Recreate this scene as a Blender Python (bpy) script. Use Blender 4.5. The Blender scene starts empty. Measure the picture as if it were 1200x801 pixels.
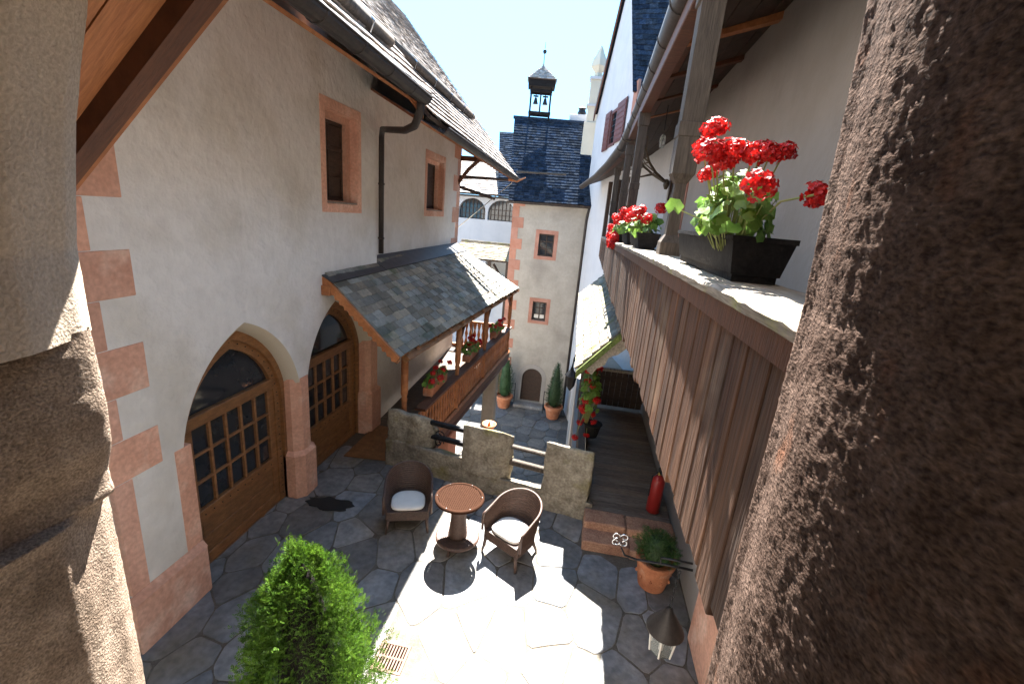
import bpy, bmesh, math, random
import numpy as np
from mathutils import Vector, Matrix, noise
from mathutils.geometry import tessellate_polygon
random.seed(7)
RND = random.Random(11)
sc = bpy.context.scene
C = sc.collection
PI = math.pi
H = 4.2                                   # eye height above the terrace

# ------------------------------------------------------------------ camera
pitch, roll, yaw = math.radians(15.9), math.radians(5.08), math.radians(8.2)
fw = Vector((-math.sin(yaw)*math.cos(pitch), math.cos(yaw)*math.cos(pitch), -math.sin(pitch)))
r0 = Vector((math.cos(yaw), math.sin(yaw), 0)); u0 = r0.cross(fw)
rr = r0*math.cos(roll)+u0*math.sin(roll); uu = u0*math.cos(roll)-r0*math.sin(roll)
cam = bpy.data.objects.new('camera', bpy.data.cameras.new('camera')); C.objects.link(cam)
cam.matrix_world = Matrix(((rr.x, uu.x, -fw.x, 0), (rr.y, uu.y, -fw.y, 0), (rr.z, uu.z, -fw.z, H), (0, 0, 0, 1)))
cam.data.lens = 15.6; cam.data.sensor_width = 36; cam.data.clip_start = 0.02; cam.data.clip_end = 2000
sc.camera = cam
# ------------------------------------------------------------------ world, sun, exposure
KX, KY = 0.07, 0.66                      # shadow offset per metre of height
sdir = Vector((KX, -KY, -1)).normalized()
elev = math.asin(-sdir.z); az = math.atan2(-sdir.x, -sdir.y)
w = bpy.data.worlds.new('World'); sc.world = w; w.use_nodes = True
nt = w.node_tree; nt.nodes.clear()
sky = nt.nodes.new('ShaderNodeTexSky'); sky.sky_type = 'NISHITA'; sky.sun_disc = False
sky.sun_elevation = elev; sky.sun_rotation = az; sky.air_density = 1.0; sky.dust_density = 0.05; sky.ozone_density = 1.0
bg = nt.nodes.new('ShaderNodeBackground'); bg.inputs[1].default_value = 0.15
wo = nt.nodes.new('ShaderNodeOutputWorld')
def vm(op, a, b):
    n_ = nt.nodes.new('ShaderNodeVectorMath'); n_.operation = op
    for i_, v_ in enumerate((a, b)):
        if isinstance(v_, tuple): n_.inputs[i_].default_value = v_
        else: nt.links.new(v_, n_.inputs[i_])
    return n_.outputs[0]
SH = (0.62, 1.5, 2.6)                       # soft shoulder so the glare near the sun's side keeps its cyan
nt.links.new(vm('DIVIDE', vm('MULTIPLY', sky.outputs[0], SH), vm('ADD', sky.outputs[0], SH)), bg.inputs[0]); nt.links.new(bg.outputs[0], wo.inputs[0])
sl = bpy.data.lights.new('sun', 'SUN'); sl.energy = 4.0; sl.angle = math.radians(0.5); sl.color = (1, .96, .90)
so = bpy.data.objects.new('sun', sl); C.objects.link(so)
so.rotation_euler = sdir.to_track_quat('-Z', 'Y').to_euler()
sc.view_settings.view_transform = 'Standard'; sc.view_settings.look = 'None'
sc.view_settings.exposure = 3.45; sc.view_settings.gamma = 1
sc.render.engine = 'CYCLES'
sc.cycles.max_bounces = 8; sc.cycles.diffuse_bounces = 5

# ------------------------------------------------------------------ materials
MATS = {}
def mat(name, c1, c2=None, scale=3.0, st=(1, 1, 1), bump=0.2, bscale=None, rough=0.8, rand=0.0, metal=0.0, c3=None,
        s3=1.0, t3=(.55, .7), trans=0.0, spec=0.4, bdist=0.01, detail=6.0, fine=0.0, rot=(0, 0, 0), fres=None, coat=0, streak=0):
    m = bpy.data.materials.new(name); m.use_nodes = True; n = m.node_tree; N = n.nodes; L = n.links
    b = N['Principled BSDF']; c2 = c2 or c1
    geo = N.new('ShaderNodeNewGeometry'); mp = N.new('ShaderNodeMapping'); mp.inputs['Scale'].default_value = st
    mp.inputs['Rotation'].default_value = rot
    L.new(geo.outputs['Position'], mp.inputs[0])
    n1 = N.new('ShaderNodeTexNoise'); n1.inputs['Scale'].default_value = scale; n1.inputs['Detail'].default_value = detail
    n1.inputs['Roughness'].default_value = .65
    L.new(mp.outputs[0], n1.inputs[0])
    r1 = N.new('ShaderNodeValToRGB'); r1.color_ramp.elements[0].position = .32; r1.color_ramp.elements[1].position = .68
    r1.color_ramp.elements[0].color = (*c1, 1); r1.color_ramp.elements[1].color = (*c2, 1)
    L.new(n1.outputs[0], r1.inputs[0]); col = r1.outputs[0]
    if c3:
        n3 = N.new('ShaderNodeTexNoise'); n3.inputs['Scale'].default_value = s3; n3.inputs['Detail'].default_value = 5
        L.new(geo.outputs['Position'], n3.inputs[0])
        mr = N.new('ShaderNodeMapRange'); mr.inputs[1].default_value = t3[0]; mr.inputs[2].default_value = t3[1]
        L.new(n3.outputs[0], mr.inputs[0])
        mx = N.new('ShaderNodeMix'); mx.data_type = 'RGBA'; L.new(mr.outputs[0], mx.inputs[0]); L.new(col, mx.inputs[6])
        mx.inputs[7].default_value = (*c3, 1); col = mx.outputs[2]
    n2 = N.new('ShaderNodeTexNoise'); n2.inputs['Scale'].default_value = bscale or scale*8; n2.inputs['Detail'].default_value = 6
    L.new(mp.outputs[0], n2.inputs[0])
    if fine:
        hs = N.new('ShaderNodeMapRange'); hs.inputs[1].default_value = .3; hs.inputs[2].default_value = .7
        hs.inputs[3].default_value = 1-fine; hs.inputs[4].default_value = 1+fine
        L.new(n2.outputs[0], hs.inputs[0])
        v = N.new('ShaderNodeVectorMath'); v.operation = 'SCALE'; L.new(col, v.inputs[0]); L.new(hs.outputs[0], v.inputs[3]); col = v.outputs[0]
    if streak:
        mp2 = N.new('ShaderNodeMapping'); mp2.inputs['Scale'].default_value = (2.6, 2.6, .42); L.new(geo.outputs['Position'], mp2.inputs[0])
        ns_ = N.new('ShaderNodeTexNoise'); ns_.inputs['Scale'].default_value = 1.4; ns_.inputs['Detail'].default_value = 7; ns_.inputs['Roughness'].default_value = .7
        L.new(mp2.outputs[0], ns_.inputs[0]); ms_ = N.new('ShaderNodeMapRange'); ms_.inputs[1].default_value = .5; ms_.inputs[2].default_value = .78
        ms_.inputs[3].default_value = 1; ms_.inputs[4].default_value = 1-streak; L.new(ns_.outputs[0], ms_.inputs[0])
        v = N.new('ShaderNodeVectorMath'); v.operation = 'SCALE'; L.new(col, v.inputs[0]); L.new(ms_.outputs[0], v.inputs[3]); col = v.outputs[0]
    if rand:
        oi = N.new('ShaderNodeObjectInfo'); ad = N.new('ShaderNodeMath'); ad.operation = 'ADD'
        L.new(oi.outputs['Random'], ad.inputs[0]); L.new(geo.outputs['Random Per Island'], ad.inputs[1])
        fr = N.new('ShaderNodeMath'); fr.operation = 'FRACT'; L.new(ad.outputs[0], fr.inputs[0])
        mr2 = N.new('ShaderNodeMapRange'); mr2.inputs[3].default_value = 1-rand; mr2.inputs[4].default_value = 1+rand
        L.new(fr.outputs[0], mr2.inputs[0])
        v = N.new('ShaderNodeVectorMath'); v.operation = 'SCALE'; L.new(col, v.inputs[0]); L.new(mr2.outputs[0], v.inputs[3]); col = v.outputs[0]
        # slight warm/cool shift
        f2 = N.new('ShaderNodeMath'); f2.operation = 'MULTIPLY'; f2.inputs[1].default_value = 7.31; L.new(fr.outputs[0], f2.inputs[0])
        f3 = N.new('ShaderNodeMath'); f3.operation = 'FRACT'; L.new(f2.outputs[0], f3.inputs[0])
        mx = N.new('ShaderNodeMix'); mx.data_type = 'RGBA'; mx.inputs[6].default_value = (1+rand*.25, 1, 1-rand*.3, 1); mx.inputs[7].default_value = (1-rand*.25, 1, 1+rand*.3, 1)
        L.new(f3.outputs[0], mx.inputs[0]); vm = N.new('ShaderNodeVectorMath'); vm.operation = 'MULTIPLY'
        L.new(col, vm.inputs[0]); L.new(mx.outputs[2], vm.inputs[1]); col = vm.outputs[0]
    L.new(col, b.inputs['Base Color'])
    if bump:
        bp = N.new('ShaderNodeBump'); bp.inputs['Strength'].default_value = bump; bp.inputs['Distance'].default_value = bdist
        L.new(n2.outputs[0], bp.inputs['Height']); L.new(bp.outputs[0], b.inputs['Normal'])
    b.inputs['Roughness'].default_value = rough; b.inputs['Metallic'].default_value = metal
    b.inputs['Specular IOR Level'].default_value = spec
    if coat: b.inputs['Coat Weight'].default_value = coat
    if trans:
        tr = N.new('ShaderNodeBsdfTranslucent'); L.new(col, tr.inputs[0]); ms = N.new('ShaderNodeMixShader'); ms.inputs[0].default_value = trans
        out = N['Material Output']; L.new(b.outputs[0], ms.inputs[1]); L.new(tr.outputs[0], ms.inputs[2]); L.new(ms.outputs[0], out.inputs[0])
    MATS[name] = m; return m

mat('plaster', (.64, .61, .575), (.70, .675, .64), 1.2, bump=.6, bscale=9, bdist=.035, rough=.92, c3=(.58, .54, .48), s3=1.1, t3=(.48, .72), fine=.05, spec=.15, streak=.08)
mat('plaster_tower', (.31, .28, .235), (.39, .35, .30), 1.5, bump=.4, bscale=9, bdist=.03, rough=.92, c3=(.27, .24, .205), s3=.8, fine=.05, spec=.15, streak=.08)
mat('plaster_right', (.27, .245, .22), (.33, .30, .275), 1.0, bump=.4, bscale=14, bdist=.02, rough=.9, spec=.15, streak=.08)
mat('plaster_white', (.44, .445, .47), (.50, .50, .515), 1.5, bump=.3, bscale=12, bdist=.02, rough=.9, spec=.15, streak=.08)
mat('plaster_cream', (.50, .44, .34), (.56, .50, .40), 1.2, bump=.3, bscale=30, rough=.9, spec=.15)
mat('arch_plaster', (.46, .375, .29), (.55, .455, .36), 2.5, bump=.55, bscale=120, bdist=.006, rough=.95, fine=.18, spec=.1)
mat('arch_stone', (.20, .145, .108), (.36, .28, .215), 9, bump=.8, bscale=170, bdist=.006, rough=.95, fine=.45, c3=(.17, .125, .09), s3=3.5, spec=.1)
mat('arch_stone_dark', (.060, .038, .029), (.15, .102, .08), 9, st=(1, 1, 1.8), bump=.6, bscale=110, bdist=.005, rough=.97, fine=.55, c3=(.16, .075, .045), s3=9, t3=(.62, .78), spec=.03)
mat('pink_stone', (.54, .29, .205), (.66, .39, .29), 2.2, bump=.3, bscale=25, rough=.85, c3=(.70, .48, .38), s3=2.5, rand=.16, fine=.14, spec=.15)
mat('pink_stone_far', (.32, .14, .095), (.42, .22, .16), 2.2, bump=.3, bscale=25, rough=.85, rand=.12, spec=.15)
mat('red_step', (.26, .13, .09), (.44, .26, .17), 6, bump=.9, bscale=60, bdist=.012, rough=.95, fine=.3, rand=.1)
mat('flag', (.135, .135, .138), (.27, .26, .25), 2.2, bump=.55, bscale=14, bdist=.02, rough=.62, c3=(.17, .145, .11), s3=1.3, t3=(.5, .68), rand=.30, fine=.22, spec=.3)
mat('flag_shaded', (.055, .055, .056), (.11, .105, .10), 2.2, bump=.5, bscale=14, bdist=.02, rough=.8, rand=.3, fine=.2)  # flag copy darkened to stand in for shade in the lower courtyard
mat('mortar', (.085, .073, .056), (.15, .13, .105), 5, bump=.6, bscale=70, rough=.95, fine=.2)
mat('soil_wet', (.022, .02, .018), (.03, .028, .025), 5, bump=.3, rough=.5)
mat('merlon_stone', (.17, .145, .11), (.36, .32, .25), 6, bump=1.0, bscale=28, bdist=.015, rough=.95, c3=(.20, .175, .08), s3=2.6, t3=(.56, .72), fine=.25, spec=.1)
mat('wood_orange', (.27, .095, .033), (.42, .17, .065), 3, st=(1, 1, 1), bump=.35, bscale=20, rough=.6, rand=.15, fine=.2)
mat('wood_board', (.36, .13, .05), (.50, .21, .085), 3.5, st=(1.2, 9, 1.2), bump=.3, bscale=14, rough=.6, fine=.15)
mat('wood_beam', (.07, .025, .012), (.12, .045, .02), 4, st=(1, 6, 1), bump=.3, bscale=20, rough=.6, fine=.2)
mat('wood_door', (.16, .068, .024), (.28, .13, .05), 3, st=(2, 2, 7), bump=.3, bscale=16, rough=.5, rand=.12, fine=.18)
mat('wood_dark', (.028, .016, .011), (.058, .033, .021), 4, st=(2, 2, 5), bump=.3, bscale=20, rough=.65, rand=.1)
mat('wood_plank', (.042, .016, .007), (.135, .062, .029), 4.5, st=(2.5, 2.5, .22), bump=.9, bscale=22, bdist=.008, rough=.8, c3=(.185, .125, .082), s3=1.8, t3=(.56, .76), rand=.3, fine=.35)
mat('wood_grey', (.19, .155, .115), (.38, .33, .27), 5, st=(6, .5, 6), bump=.8, bscale=20, bdist=.006, rough=.85, c3=(.26, .25, .10), s3=6, t3=(.6, .72), fine=.2)
mat('wood_post', (.045, .034, .026), (.095, .075, .058), 5, st=(5, 5, .4), bump=.6, bscale=20, rough=.8, fine=.2)
mat('wood_walk', (.10, .072, .055), (.19, .145, .11), 5, st=(.6, 5, 1), bump=.5, bscale=20, rough=.8, rand=.2, fine=.2)
mat('slate', (.16, .148, .12), (.29, .265, .21), 3, bump=.5, bscale=25, rough=.75, rand=.45, fine=.15, c3=(.10, .115, .07), s3=2, spec=.5)
mat('shingle', (.20, .165, .14), (.36, .31, .275), 4, bump=.6, bscale=30, rough=.85, rand=.35, fine=.2)
mat('shingle_moss', (.18, .155, .12), (.30, .265, .21), 4, bump=.6, bscale=30, rough=.9, rand=.35, fine=.2, c3=(.16, .15, .07), s3=3, t3=(.55, .7), spec=.1)
mat('slate_far', (.013, .018, .028), (.034, .044, .062), 9, bump=.6, bscale=20, bdist=.03, rough=1, rand=.4, fine=.3, spec=0)
mat('moss', (.07, .10, .025), (.16, .19, .05), 8, bump=1, bscale=50, bdist=.02, rough=1, fine=.3)
mat('gutter', (.024, .019, .017), (.048, .037, .032), 5, bump=.1, rough=.55, metal=.35, fine=.1)
mat('iron', (.018, .018, .02), (.035, .034, .035), 9, bump=.2, rough=.5, metal=.7)
mat('steel', (.55, .55, .56), (.7, .7, .7), 9, bump=.05, rough=.25, metal=1)
mat('glass_dark', (.018, .02, .024), (.03, .032, .036), 2, bump=.05, bscale=3, rough=.06, spec=.6)
mat('wicker', (.055, .03, .022), (.105, .06, .042), 30, bump=.8, bscale=160, bdist=.004, rough=.5, fine=.25, spec=.5)
mat('wicker_top', (.030, .013, .0075), (.042, .019, .011), 30, bump=.1, bscale=160, bdist=.003, spec=.05, rough=.9, fine=.15)
mat('cushion', (.72, .69, .64), (.78, .75, .70), 10, bump=.25, bscale=300, bdist=.002, rough=.95, spec=.1)
mat('terracotta', (.36, .12, .055), (.50, .205, .10), 6, bump=.4, bscale=50, rough=.85, c3=(.55, .33, .22), s3=5, t3=(.58, .75), fine=.12)
mat('plastic_dark', (.010, .009, .009), (.022, .020, .019), 12, bump=.4, bscale=60, rough=.8, fine=.35, spec=.15)
mat('red_paint', (.26, .014, .012), (.32, .02, .016), 3, bump=.05, rough=.4, coat=.2)
mat('brass', (.45, .32, .12), None, 3, bump=.05, rough=.35, metal=1)
mat('thuja', (.024, .068, .007), (.105, .20, .018), 7, bump=0, rough=.55, rand=.4, trans=.35)
mat('foliage_dark', (.018, .045, .014), (.045, .085, .03), 9, bump=0, rough=.6, rand=.35, trans=.2)
mat('foliage_box', (.03, .075, .015), (.06, .13, .03), 9, bump=0, rough=.5, rand=.35, trans=.25)
mat('geranium_leaf', (.10, .21, .03), (.20, .33, .06), 25, bump=.4, bscale=120, bdist=.003, rough=.5, rand=.3, trans=.35)
mat('petal', (.36, .004, .006), (.56, .014, .010), 30, bump=0, rough=.5, rand=.25, trans=.25)
mat('stem', (.20, .24, .07), (.28, .30, .11), 20, bump=0, rough=.6)
mat('bark', (.08, .05, .03), (.14, .09, .06), 10, bump=.6, rough=.9)
mat('antler', (.06, .045, .03), (.11, .085, .055), 12, bump=.3, rough=.6)
mat('wood_black', (.010, .008, .008), (.02, .017, .016), 5, bump=.2, rough=.9, spec=.1)
mat('wood_shutter', (.032, .017, .011), (.075, .04, .025), 4, st=(2, 2, 6), bump=.3, bscale=20, rough=.65, fine=.2)
mat('red_shutter', (.085, .022, .016), (.125, .036, .026), 5, bump=.2, rough=.6)
mat('white_wood', (.55, .52, .47), None, 5, bump=.1, rough=.6)
mat('lead', (.05, .05, .055), (.08, .08, .085), 5, bump=.15, rough=.5, metal=.4)
mat('rock_body', (.25, .21, .17), (.34, .30, .25), 2, bump=.6, bscale=12, bdist=.03, rough=.95)
mat('rust', (.13, .075, .055), (.2, .13, .1), 20, bump=.3, rough=.8)
mat('copper', (.45, .17, .075), (.58, .26, .13), 8, bump=.1, rough=.4, metal=.6)
mat('bark_soil', (.03, .02, .014), (.06, .04, .025), 30, bump=.8, rough=1)
g = bpy.data.materials.new('lantern_glass'); g.use_nodes = True
gb = g.node_tree.nodes['Principled BSDF']; gb.inputs['Base Color'].default_value = (.45, .48, .46, 1); gb.inputs['Roughness'].default_value = .3
gb.inputs['Alpha'].default_value = .30; MATS['lantern_glass'] = g

# ------------------------------------------------------------------ helpers
def wl(o):
    p = Vector((0, 0, 0))
    while o: p = p+o.location; o = o.parent
    return p
def thing(name, label, cat, loc=(0, 0, 0), group=None):
    o = bpy.data.objects.new(name, None); C.objects.link(o); o.location = loc; o.empty_display_size = .1
    o['label'] = label; o['category'] = cat
    if group: o['group'] = group
    return o
def tag(o, label, cat, group=None):
    o['label'] = label; o['category'] = cat
    if group: o['group'] = group
    return o
def link(name, me, parent=None, kind=None, label=None):
    o = bpy.data.objects.new(name, me); C.objects.link(o)
    if parent: o.parent = parent; o.location = -wl(parent)
    if kind: o['kind'] = kind
    if label: o['label'] = label
    return o
def piece(name, me, M, parent, label=None):
    """shared-mesh piece placed by a world matrix under a parent that only translates"""
    o = bpy.data.objects.new(name, me); C.objects.link(o)
    if parent: o.parent = parent; o.matrix_local = Matrix.Translation(-wl(parent)) @ M
    else: o.matrix_world = M
    if label: o['label'] = label
    return o
class MB:
    def __init__(s): s.v = []; s.f = []
    def add(s, vs, fs, M=None):
        k = len(s.v)
        s.v += [tuple(M @ Vector(p)) if M else tuple(p) for p in vs]
        s.f += [tuple(i+k for i in f) for f in fs]; return s
    def box(s, a, b, bev=0, M=None):
        x0, y0, z0 = [min(a[i], b[i]) for i in range(3)]; x1, y1, z1 = [max(a[i], b[i]) for i in range(3)]
        if not bev:
            return s.add([(x0, y0, z0), (x1, y0, z0), (x1, y1, z0), (x0, y1, z0), (x0, y0, z1), (x1, y0, z1), (x1, y1, z1), (x0, y1, z1)],
                  [(0, 3, 2, 1), (4, 5, 6, 7), (0, 1, 5, 4), (1, 2, 6, 5), (2, 3, 7, 6), (3, 0, 4, 7)], M)
        e = min(bev, (x1-x0)*.45, (y1-y0)*.45, (z1-z0)*.45)
        vs = []; idx = {}
        for ix, X, sx in ((0, x0, 1), (1, x1, -1)):
            for iy, Y, sy in ((0, y0, 1), (1, y1, -1)):
                for iz, Z, sz in ((0, z0, 1), (1, z1, -1)):
                    idx[ix, iy, iz, 0] = len(vs); vs.append((X, Y+sy*e, Z+sz*e))
                    idx[ix, iy, iz, 1] = len(vs); vs.append((X+sx*e, Y, Z+sz*e))
                    idx[ix, iy, iz, 2] = len(vs); vs.append((X+sx*e, Y+sy*e, Z))
        fs = []
        for a_ in (0, 1):
            q = [idx[a_, 0, 0, 0], idx[a_, 1, 0, 0], idx[a_, 1, 1, 0], idx[a_, 0, 1, 0]]; fs.append(q[::-1] if a_ == 0 else q)
            q = [idx[0, a_, 0, 1], idx[1, a_, 0, 1], idx[1, a_, 1, 1], idx[0, a_, 1, 1]]; fs.append(q if a_ == 0 else q[::-1])
            q = [idx[0, 0, a_, 2], idx[1, 0, a_, 2], idx[1, 1, a_, 2], idx[0, 1, a_, 2]]; fs.append(q[::-1] if a_ == 0 else q)
        for a_ in (0, 1):
            for b_ in (0, 1):
                fl = (a_ ^ b_)
                q = [idx[a_, b_, 0, 0], idx[a_, b_, 1, 0], idx[a_, b_, 1, 1], idx[a_, b_, 0, 1]]; fs.append(q if not fl else q[::-1])
                q = [idx[a_, 0, b_, 2], idx[a_, 1, b_, 2], idx[a_, 1, b_, 0], idx[a_, 0, b_, 0]]; fs.append(q if not fl else q[::-1])
                q = [idx[0, a_, b_, 1], idx[1, a_, b_, 1], idx[1, a_, b_, 2], idx[0, a_, b_, 2]]; fs.append(q if not fl else q[::-1])
        for a_ in (0, 1):
            for b_ in (0, 1):
                for c_ in (0, 1):
                    q = [idx[a_, b_, c_, 0], idx[a_, b_, c_, 1], idx[a_, b_, c_, 2]]; fs.append(q if (a_+b_+c_) % 2 else q[::-1])
        return s.add(vs, fs, M)
    def tube(s, pts, r, seg=8, cap=True):
        pts = [Vector(p) for p in pts]; n = len(pts)
        rs = r if isinstance(r, (list, tuple)) else [r]*n
        vs = []; fs = []; prev = None
        for i, p in enumerate(pts):
            t = (pts[min(i+1, n-1)]-pts[max(i-1, 0)])
            t = t.normalized() if t.length > 1e-9 else Vector((0, 0, 1))
            if prev is None:
                a = Vector((0, 0, 1)) if abs(t.z) < .9 else Vector((1, 0, 0)); x = t.cross(a).normalized()
            else: x = (prev-t*prev.dot(t)).normalized()
            prev = x; y = t.cross(x)
            for k in range(seg):
                a = 2*PI*k/seg; vs.append(p+(x*math.cos(a)+y*math.sin(a))*rs[i])
        for i in range(n-1):
            for k in range(seg):
                k2 = (k+1) % seg; fs.append((i*seg+k, i*seg+k2, (i+1)*seg+k2, (i+1)*seg+k))
        if cap: fs += [tuple(range(seg))[::-1], tuple(range((n-1)*seg, n*seg))]
        return s.add(vs, fs)
    def lathe(s, prof, c=(0, 0, 0), seg=24, cap=True, M=None):
        vs = []; fs = []
        for r, z in prof:
            for k in range(seg):
                a = 2*PI*k/seg; vs.append((c[0]+r*math.cos(a), c[1]+r*math.sin(a), c[2]+z))
        for i in range(len(prof)-1):
            for k in range(seg):
                k2 = (k+1) % seg; fs.append((i*seg+k, i*seg+k2, (i+1)*seg+k2, (i+1)*seg+k))
        if cap: fs += [tuple(range(seg))[::-1], tuple(range((len(prof)-1)*seg, len(prof)*seg))]
        return s.add(vs, fs, M)
    def prism(s, poly, holes, fr, n0, n1):
        """poly & holes: (u,v) lists in frame fr; extruded from n0 to n1"""
        loops = [poly]+list(holes); flat = [p for l in loops for p in l]; k = len(flat)
        tri = tessellate_polygon([[Vector((p[0], p[1], 0)) for p in l] for l in loops])
        vs = [fr(u, v, n1) for u, v in flat]+[fr(u, v, n0) for u, v in flat]
        fs = [tuple(t) for t in tri]+[tuple(i+k for i in t[::-1]) for t in tri]
        o = 0
        for l in loops:
            m = len(l)
            for i in range(m):
                j = (i+1) % m; fs.append((o+i, o+i+k, o+j+k, o+j))
            o += m
        return s.add(vs, fs)
    def mesh(s, name, material, smooth=False, fix=True):
        me = bpy.data.meshes.new(name); me.from_pydata(s.v, [], s.f); me.materials.append(MATS[material])
        if fix and len(s.f) < 60000:
            bm = bmesh.new(); bm.from_mesh(me); bmesh.ops.recalc_face_normals(bm, faces=bm.faces); bm.to_mesh(me); bm.free()
        if smooth: me.polygons.foreach_set('use_smooth', [True]*len(me.polygons))
        me.update(); return me
    def build(s, name, material, parent=None, smooth=False, kind=None, label=None, fix=True):
        return link(name, s.mesh(name, material, smooth, fix), parent, kind, label)
def frame(O, U, N=None, V=(0, 0, 1)):
    O = Vector(O); U = Vector(U).normalized(); V = Vector(V).normalized(); N = Vector(N).normalized() if N else U.cross(V)
    f = lambda u, v, n=0: tuple(O+U*u+V*v+N*n)
    f.M = Matrix(((U.x, V.x, N.x, O.x), (U.y, V.y, N.y, O.y), (U.z, V.z, N.z, O.z), (0, 0, 0, 1))); return f
def fbox(mb, fr, u0, u1, v0, v1, n0, n1, bev=0): return mb.box((u0, v0, n0), (u1, v1, n1), bev, fr.M)
def rect(u0, u1, v0, v1): return [(u0, v0), (u1, v0), (u1, v1), (u0, v1)]
def parch(u0, u1, v0, vs, va, n=10):
    """pointed arch outline; vs spring height, va apex height"""
    a = (u1-u0)/2; h = va-vs; c = (u0+u1)/2; r = (a*a+h*h)/(2*a); out = [(u0, v0), (u1, v0)]
    th = math.asin(min(1, h/r))
    for i in range(n+1):
        t = th*i/n; out.append((u1-r+r*math.cos(t), vs+r*math.sin(t)))
    for i in range(n-1, -1, -1):
        t = th*i/n; out.append((u0+r-r*math.cos(t), vs+r*math.sin(t)))
    return out
def rarch(u0, u1, v0, vs, n=14, k=1.0):
    r = (u1-u0)/2; c = (u0+u1)/2
    return [(u0, v0), (u1, v0)]+[(c+r*math.cos(PI*i/n), vs+k*r*math.sin(PI*i/n)) for i in range(n+1)]
def lin(a, b, t): return a+(b-a)*t
def vl(a, b, t): return Vector(a).lerp(Vector(b), t)
EYE = Vector((0, 0, H))
def tiles(parent, name, e0, e1, t0, t1, w, ex, material, th=.012, maxind=300, keep=None, jit=.15, over=1.7, deck='wood_dark', hint=None, variants=5, pathdeck=True):
    """rows of tiles on the bilinear patch eave e0-e1, top t0-t1"""
    e0, e1, t0, t1 = map(Vector, (e0, e1, t0, t1))
    rows = max(1, int(round(((t0-e0).length+(t1-e1).length)/2/ex)))
    if pathdeck:
        mb = MB(); nn = (e1-e0).cross(t0-e0).normalized()
        if nn.z < 0: nn = -nn
        g_ = 8
        for i in range(g_):
            for j in range(g_):
                q = [e0.lerp(e1, u).lerp(t0.lerp(t1, u), v)-nn*.014 for u, v in ((i/g_, j/g_), ((i+1)/g_, j/g_), ((i+1)/g_, (j+1)/g_), (i/g_, (j+1)/g_))]; mb.add(q, [(0, 1, 2, 3)])
                mb.add([p-nn*.046 for p in q], [(3, 2, 1, 0)])
        a = [e0, e1, t1, t0]; mb.add([p-nn*.014 for p in a]+[p-nn*.06 for p in a], [(0, 4, 5, 1), (1, 5, 6, 2), (2, 6, 7, 3), (3, 7, 4, 0)])
        mb.build('roof_deck', deck, parent)
    L = []
    for j in range(rows):
        v = (j+.5)/rows; A = e0.lerp(t0, v); B = e1.lerp(t1, v); n = max(1, int(round((B-A).length/w)))
        k = 0.0 if j % 2 else -.5
        x = k
        while x < n:
            ww = 1.0*(1+RND.uniform(-jit, jit)); x1 = min(x+ww, n)
            if n-x1 < .25: x1 = n
            lo = max(x, 0); hi = min(x1, n)
            if hi-lo > .1:
                u = (lo+hi)/2/n; P = A.lerp(B, u)
                if keep is None or keep(P): L.append((P, (B-A).normalized(), (t0.lerp(t1, u)-e0.lerp(e1, u)).normalized(), (hi-lo)*(B-A).length/n, j))
            x = x1
    ws = sorted(set(round(l[3], 3) for l in L))
    L.sort(key=lambda l: (l[0]-EYE).length)
    cache = {}
    big = MB()
    ln = ex*over
    for i, (P, U, V, ww, j) in enumerate(L):
        Nn = U.cross(V).normalized()
        if Nn.z < 0: Nn = -Nn; U = -U
        tilt = math.atan2(th*1.15, ex)
        V2 = (V*math.cos(tilt)-Nn*math.sin(tilt)).normalized(); N2 = U.cross(V2)
        M = Matrix(((U.x, V2.x, N2.x, 0), (U.y, V2.y, N2.y, 0), (U.z, V2.z, N2.z, 0), (0, 0, 0, 1)))
        M = Matrix.Translation(P+V*RND.uniform(-.06, .06)*ex+Nn*(th*.7+RND.uniform(0, .25)*th)) @ M @ Matrix.Rotation(RND.uniform(-.012, .012), 4, 'Z') @ Matrix.Rotation(RND.uniform(-.02, .02), 4, 'Y')
        if i < maxind:
            key = round(ww/.02)
            if key not in cache:
                cache[key] = MB().box((-key*.01+.002, -ex*.5, -th/2), (key*.01-.002, -ex*.5+ln, th/2), th*.2 if maxind else 0).mesh(name, material)
            piece(name, cache[key], M, parent)
        else:
            big.box((-ww/2+.002, -ex*.5, -th/2), (ww/2-.002, -ex*.5+ln, th/2), 0, M)
    if big.v: big.build(name if maxind == 0 else name+'_field', material, parent, kind='stuff', fix=False)
def disp(o, amp, freq, seed=0, amp2=0, freq2=1, mask=None):
    me = o.data; me.update(); off = Vector((seed*13.1, seed*7.7, seed*3.3))
    nrm = [v.normal.copy() for v in me.vertices]
    for v, n in zip(me.vertices, nrm):
        d = noise.fractal(v.co*freq+off, 1.0, 2.0, 4)*amp
        if amp2: d += noise.noise(v.co*freq2+off)*amp2
        if mask: d *= mask(v.co)
        v.co += n*d
    me.update()
def grid(nu, nv, fn):
    mb = MB(); mb.v = [tuple(fn(i/(nu-1), j/(nv-1))) for j in range(nv) for i in range(nu)]
    mb.f = [(j*nu+i, j*nu+i+1, (j+1)*nu+i+1, (j+1)*nu+i) for j in range(nv-1) for i in range(nu-1)]; return mb
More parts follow.
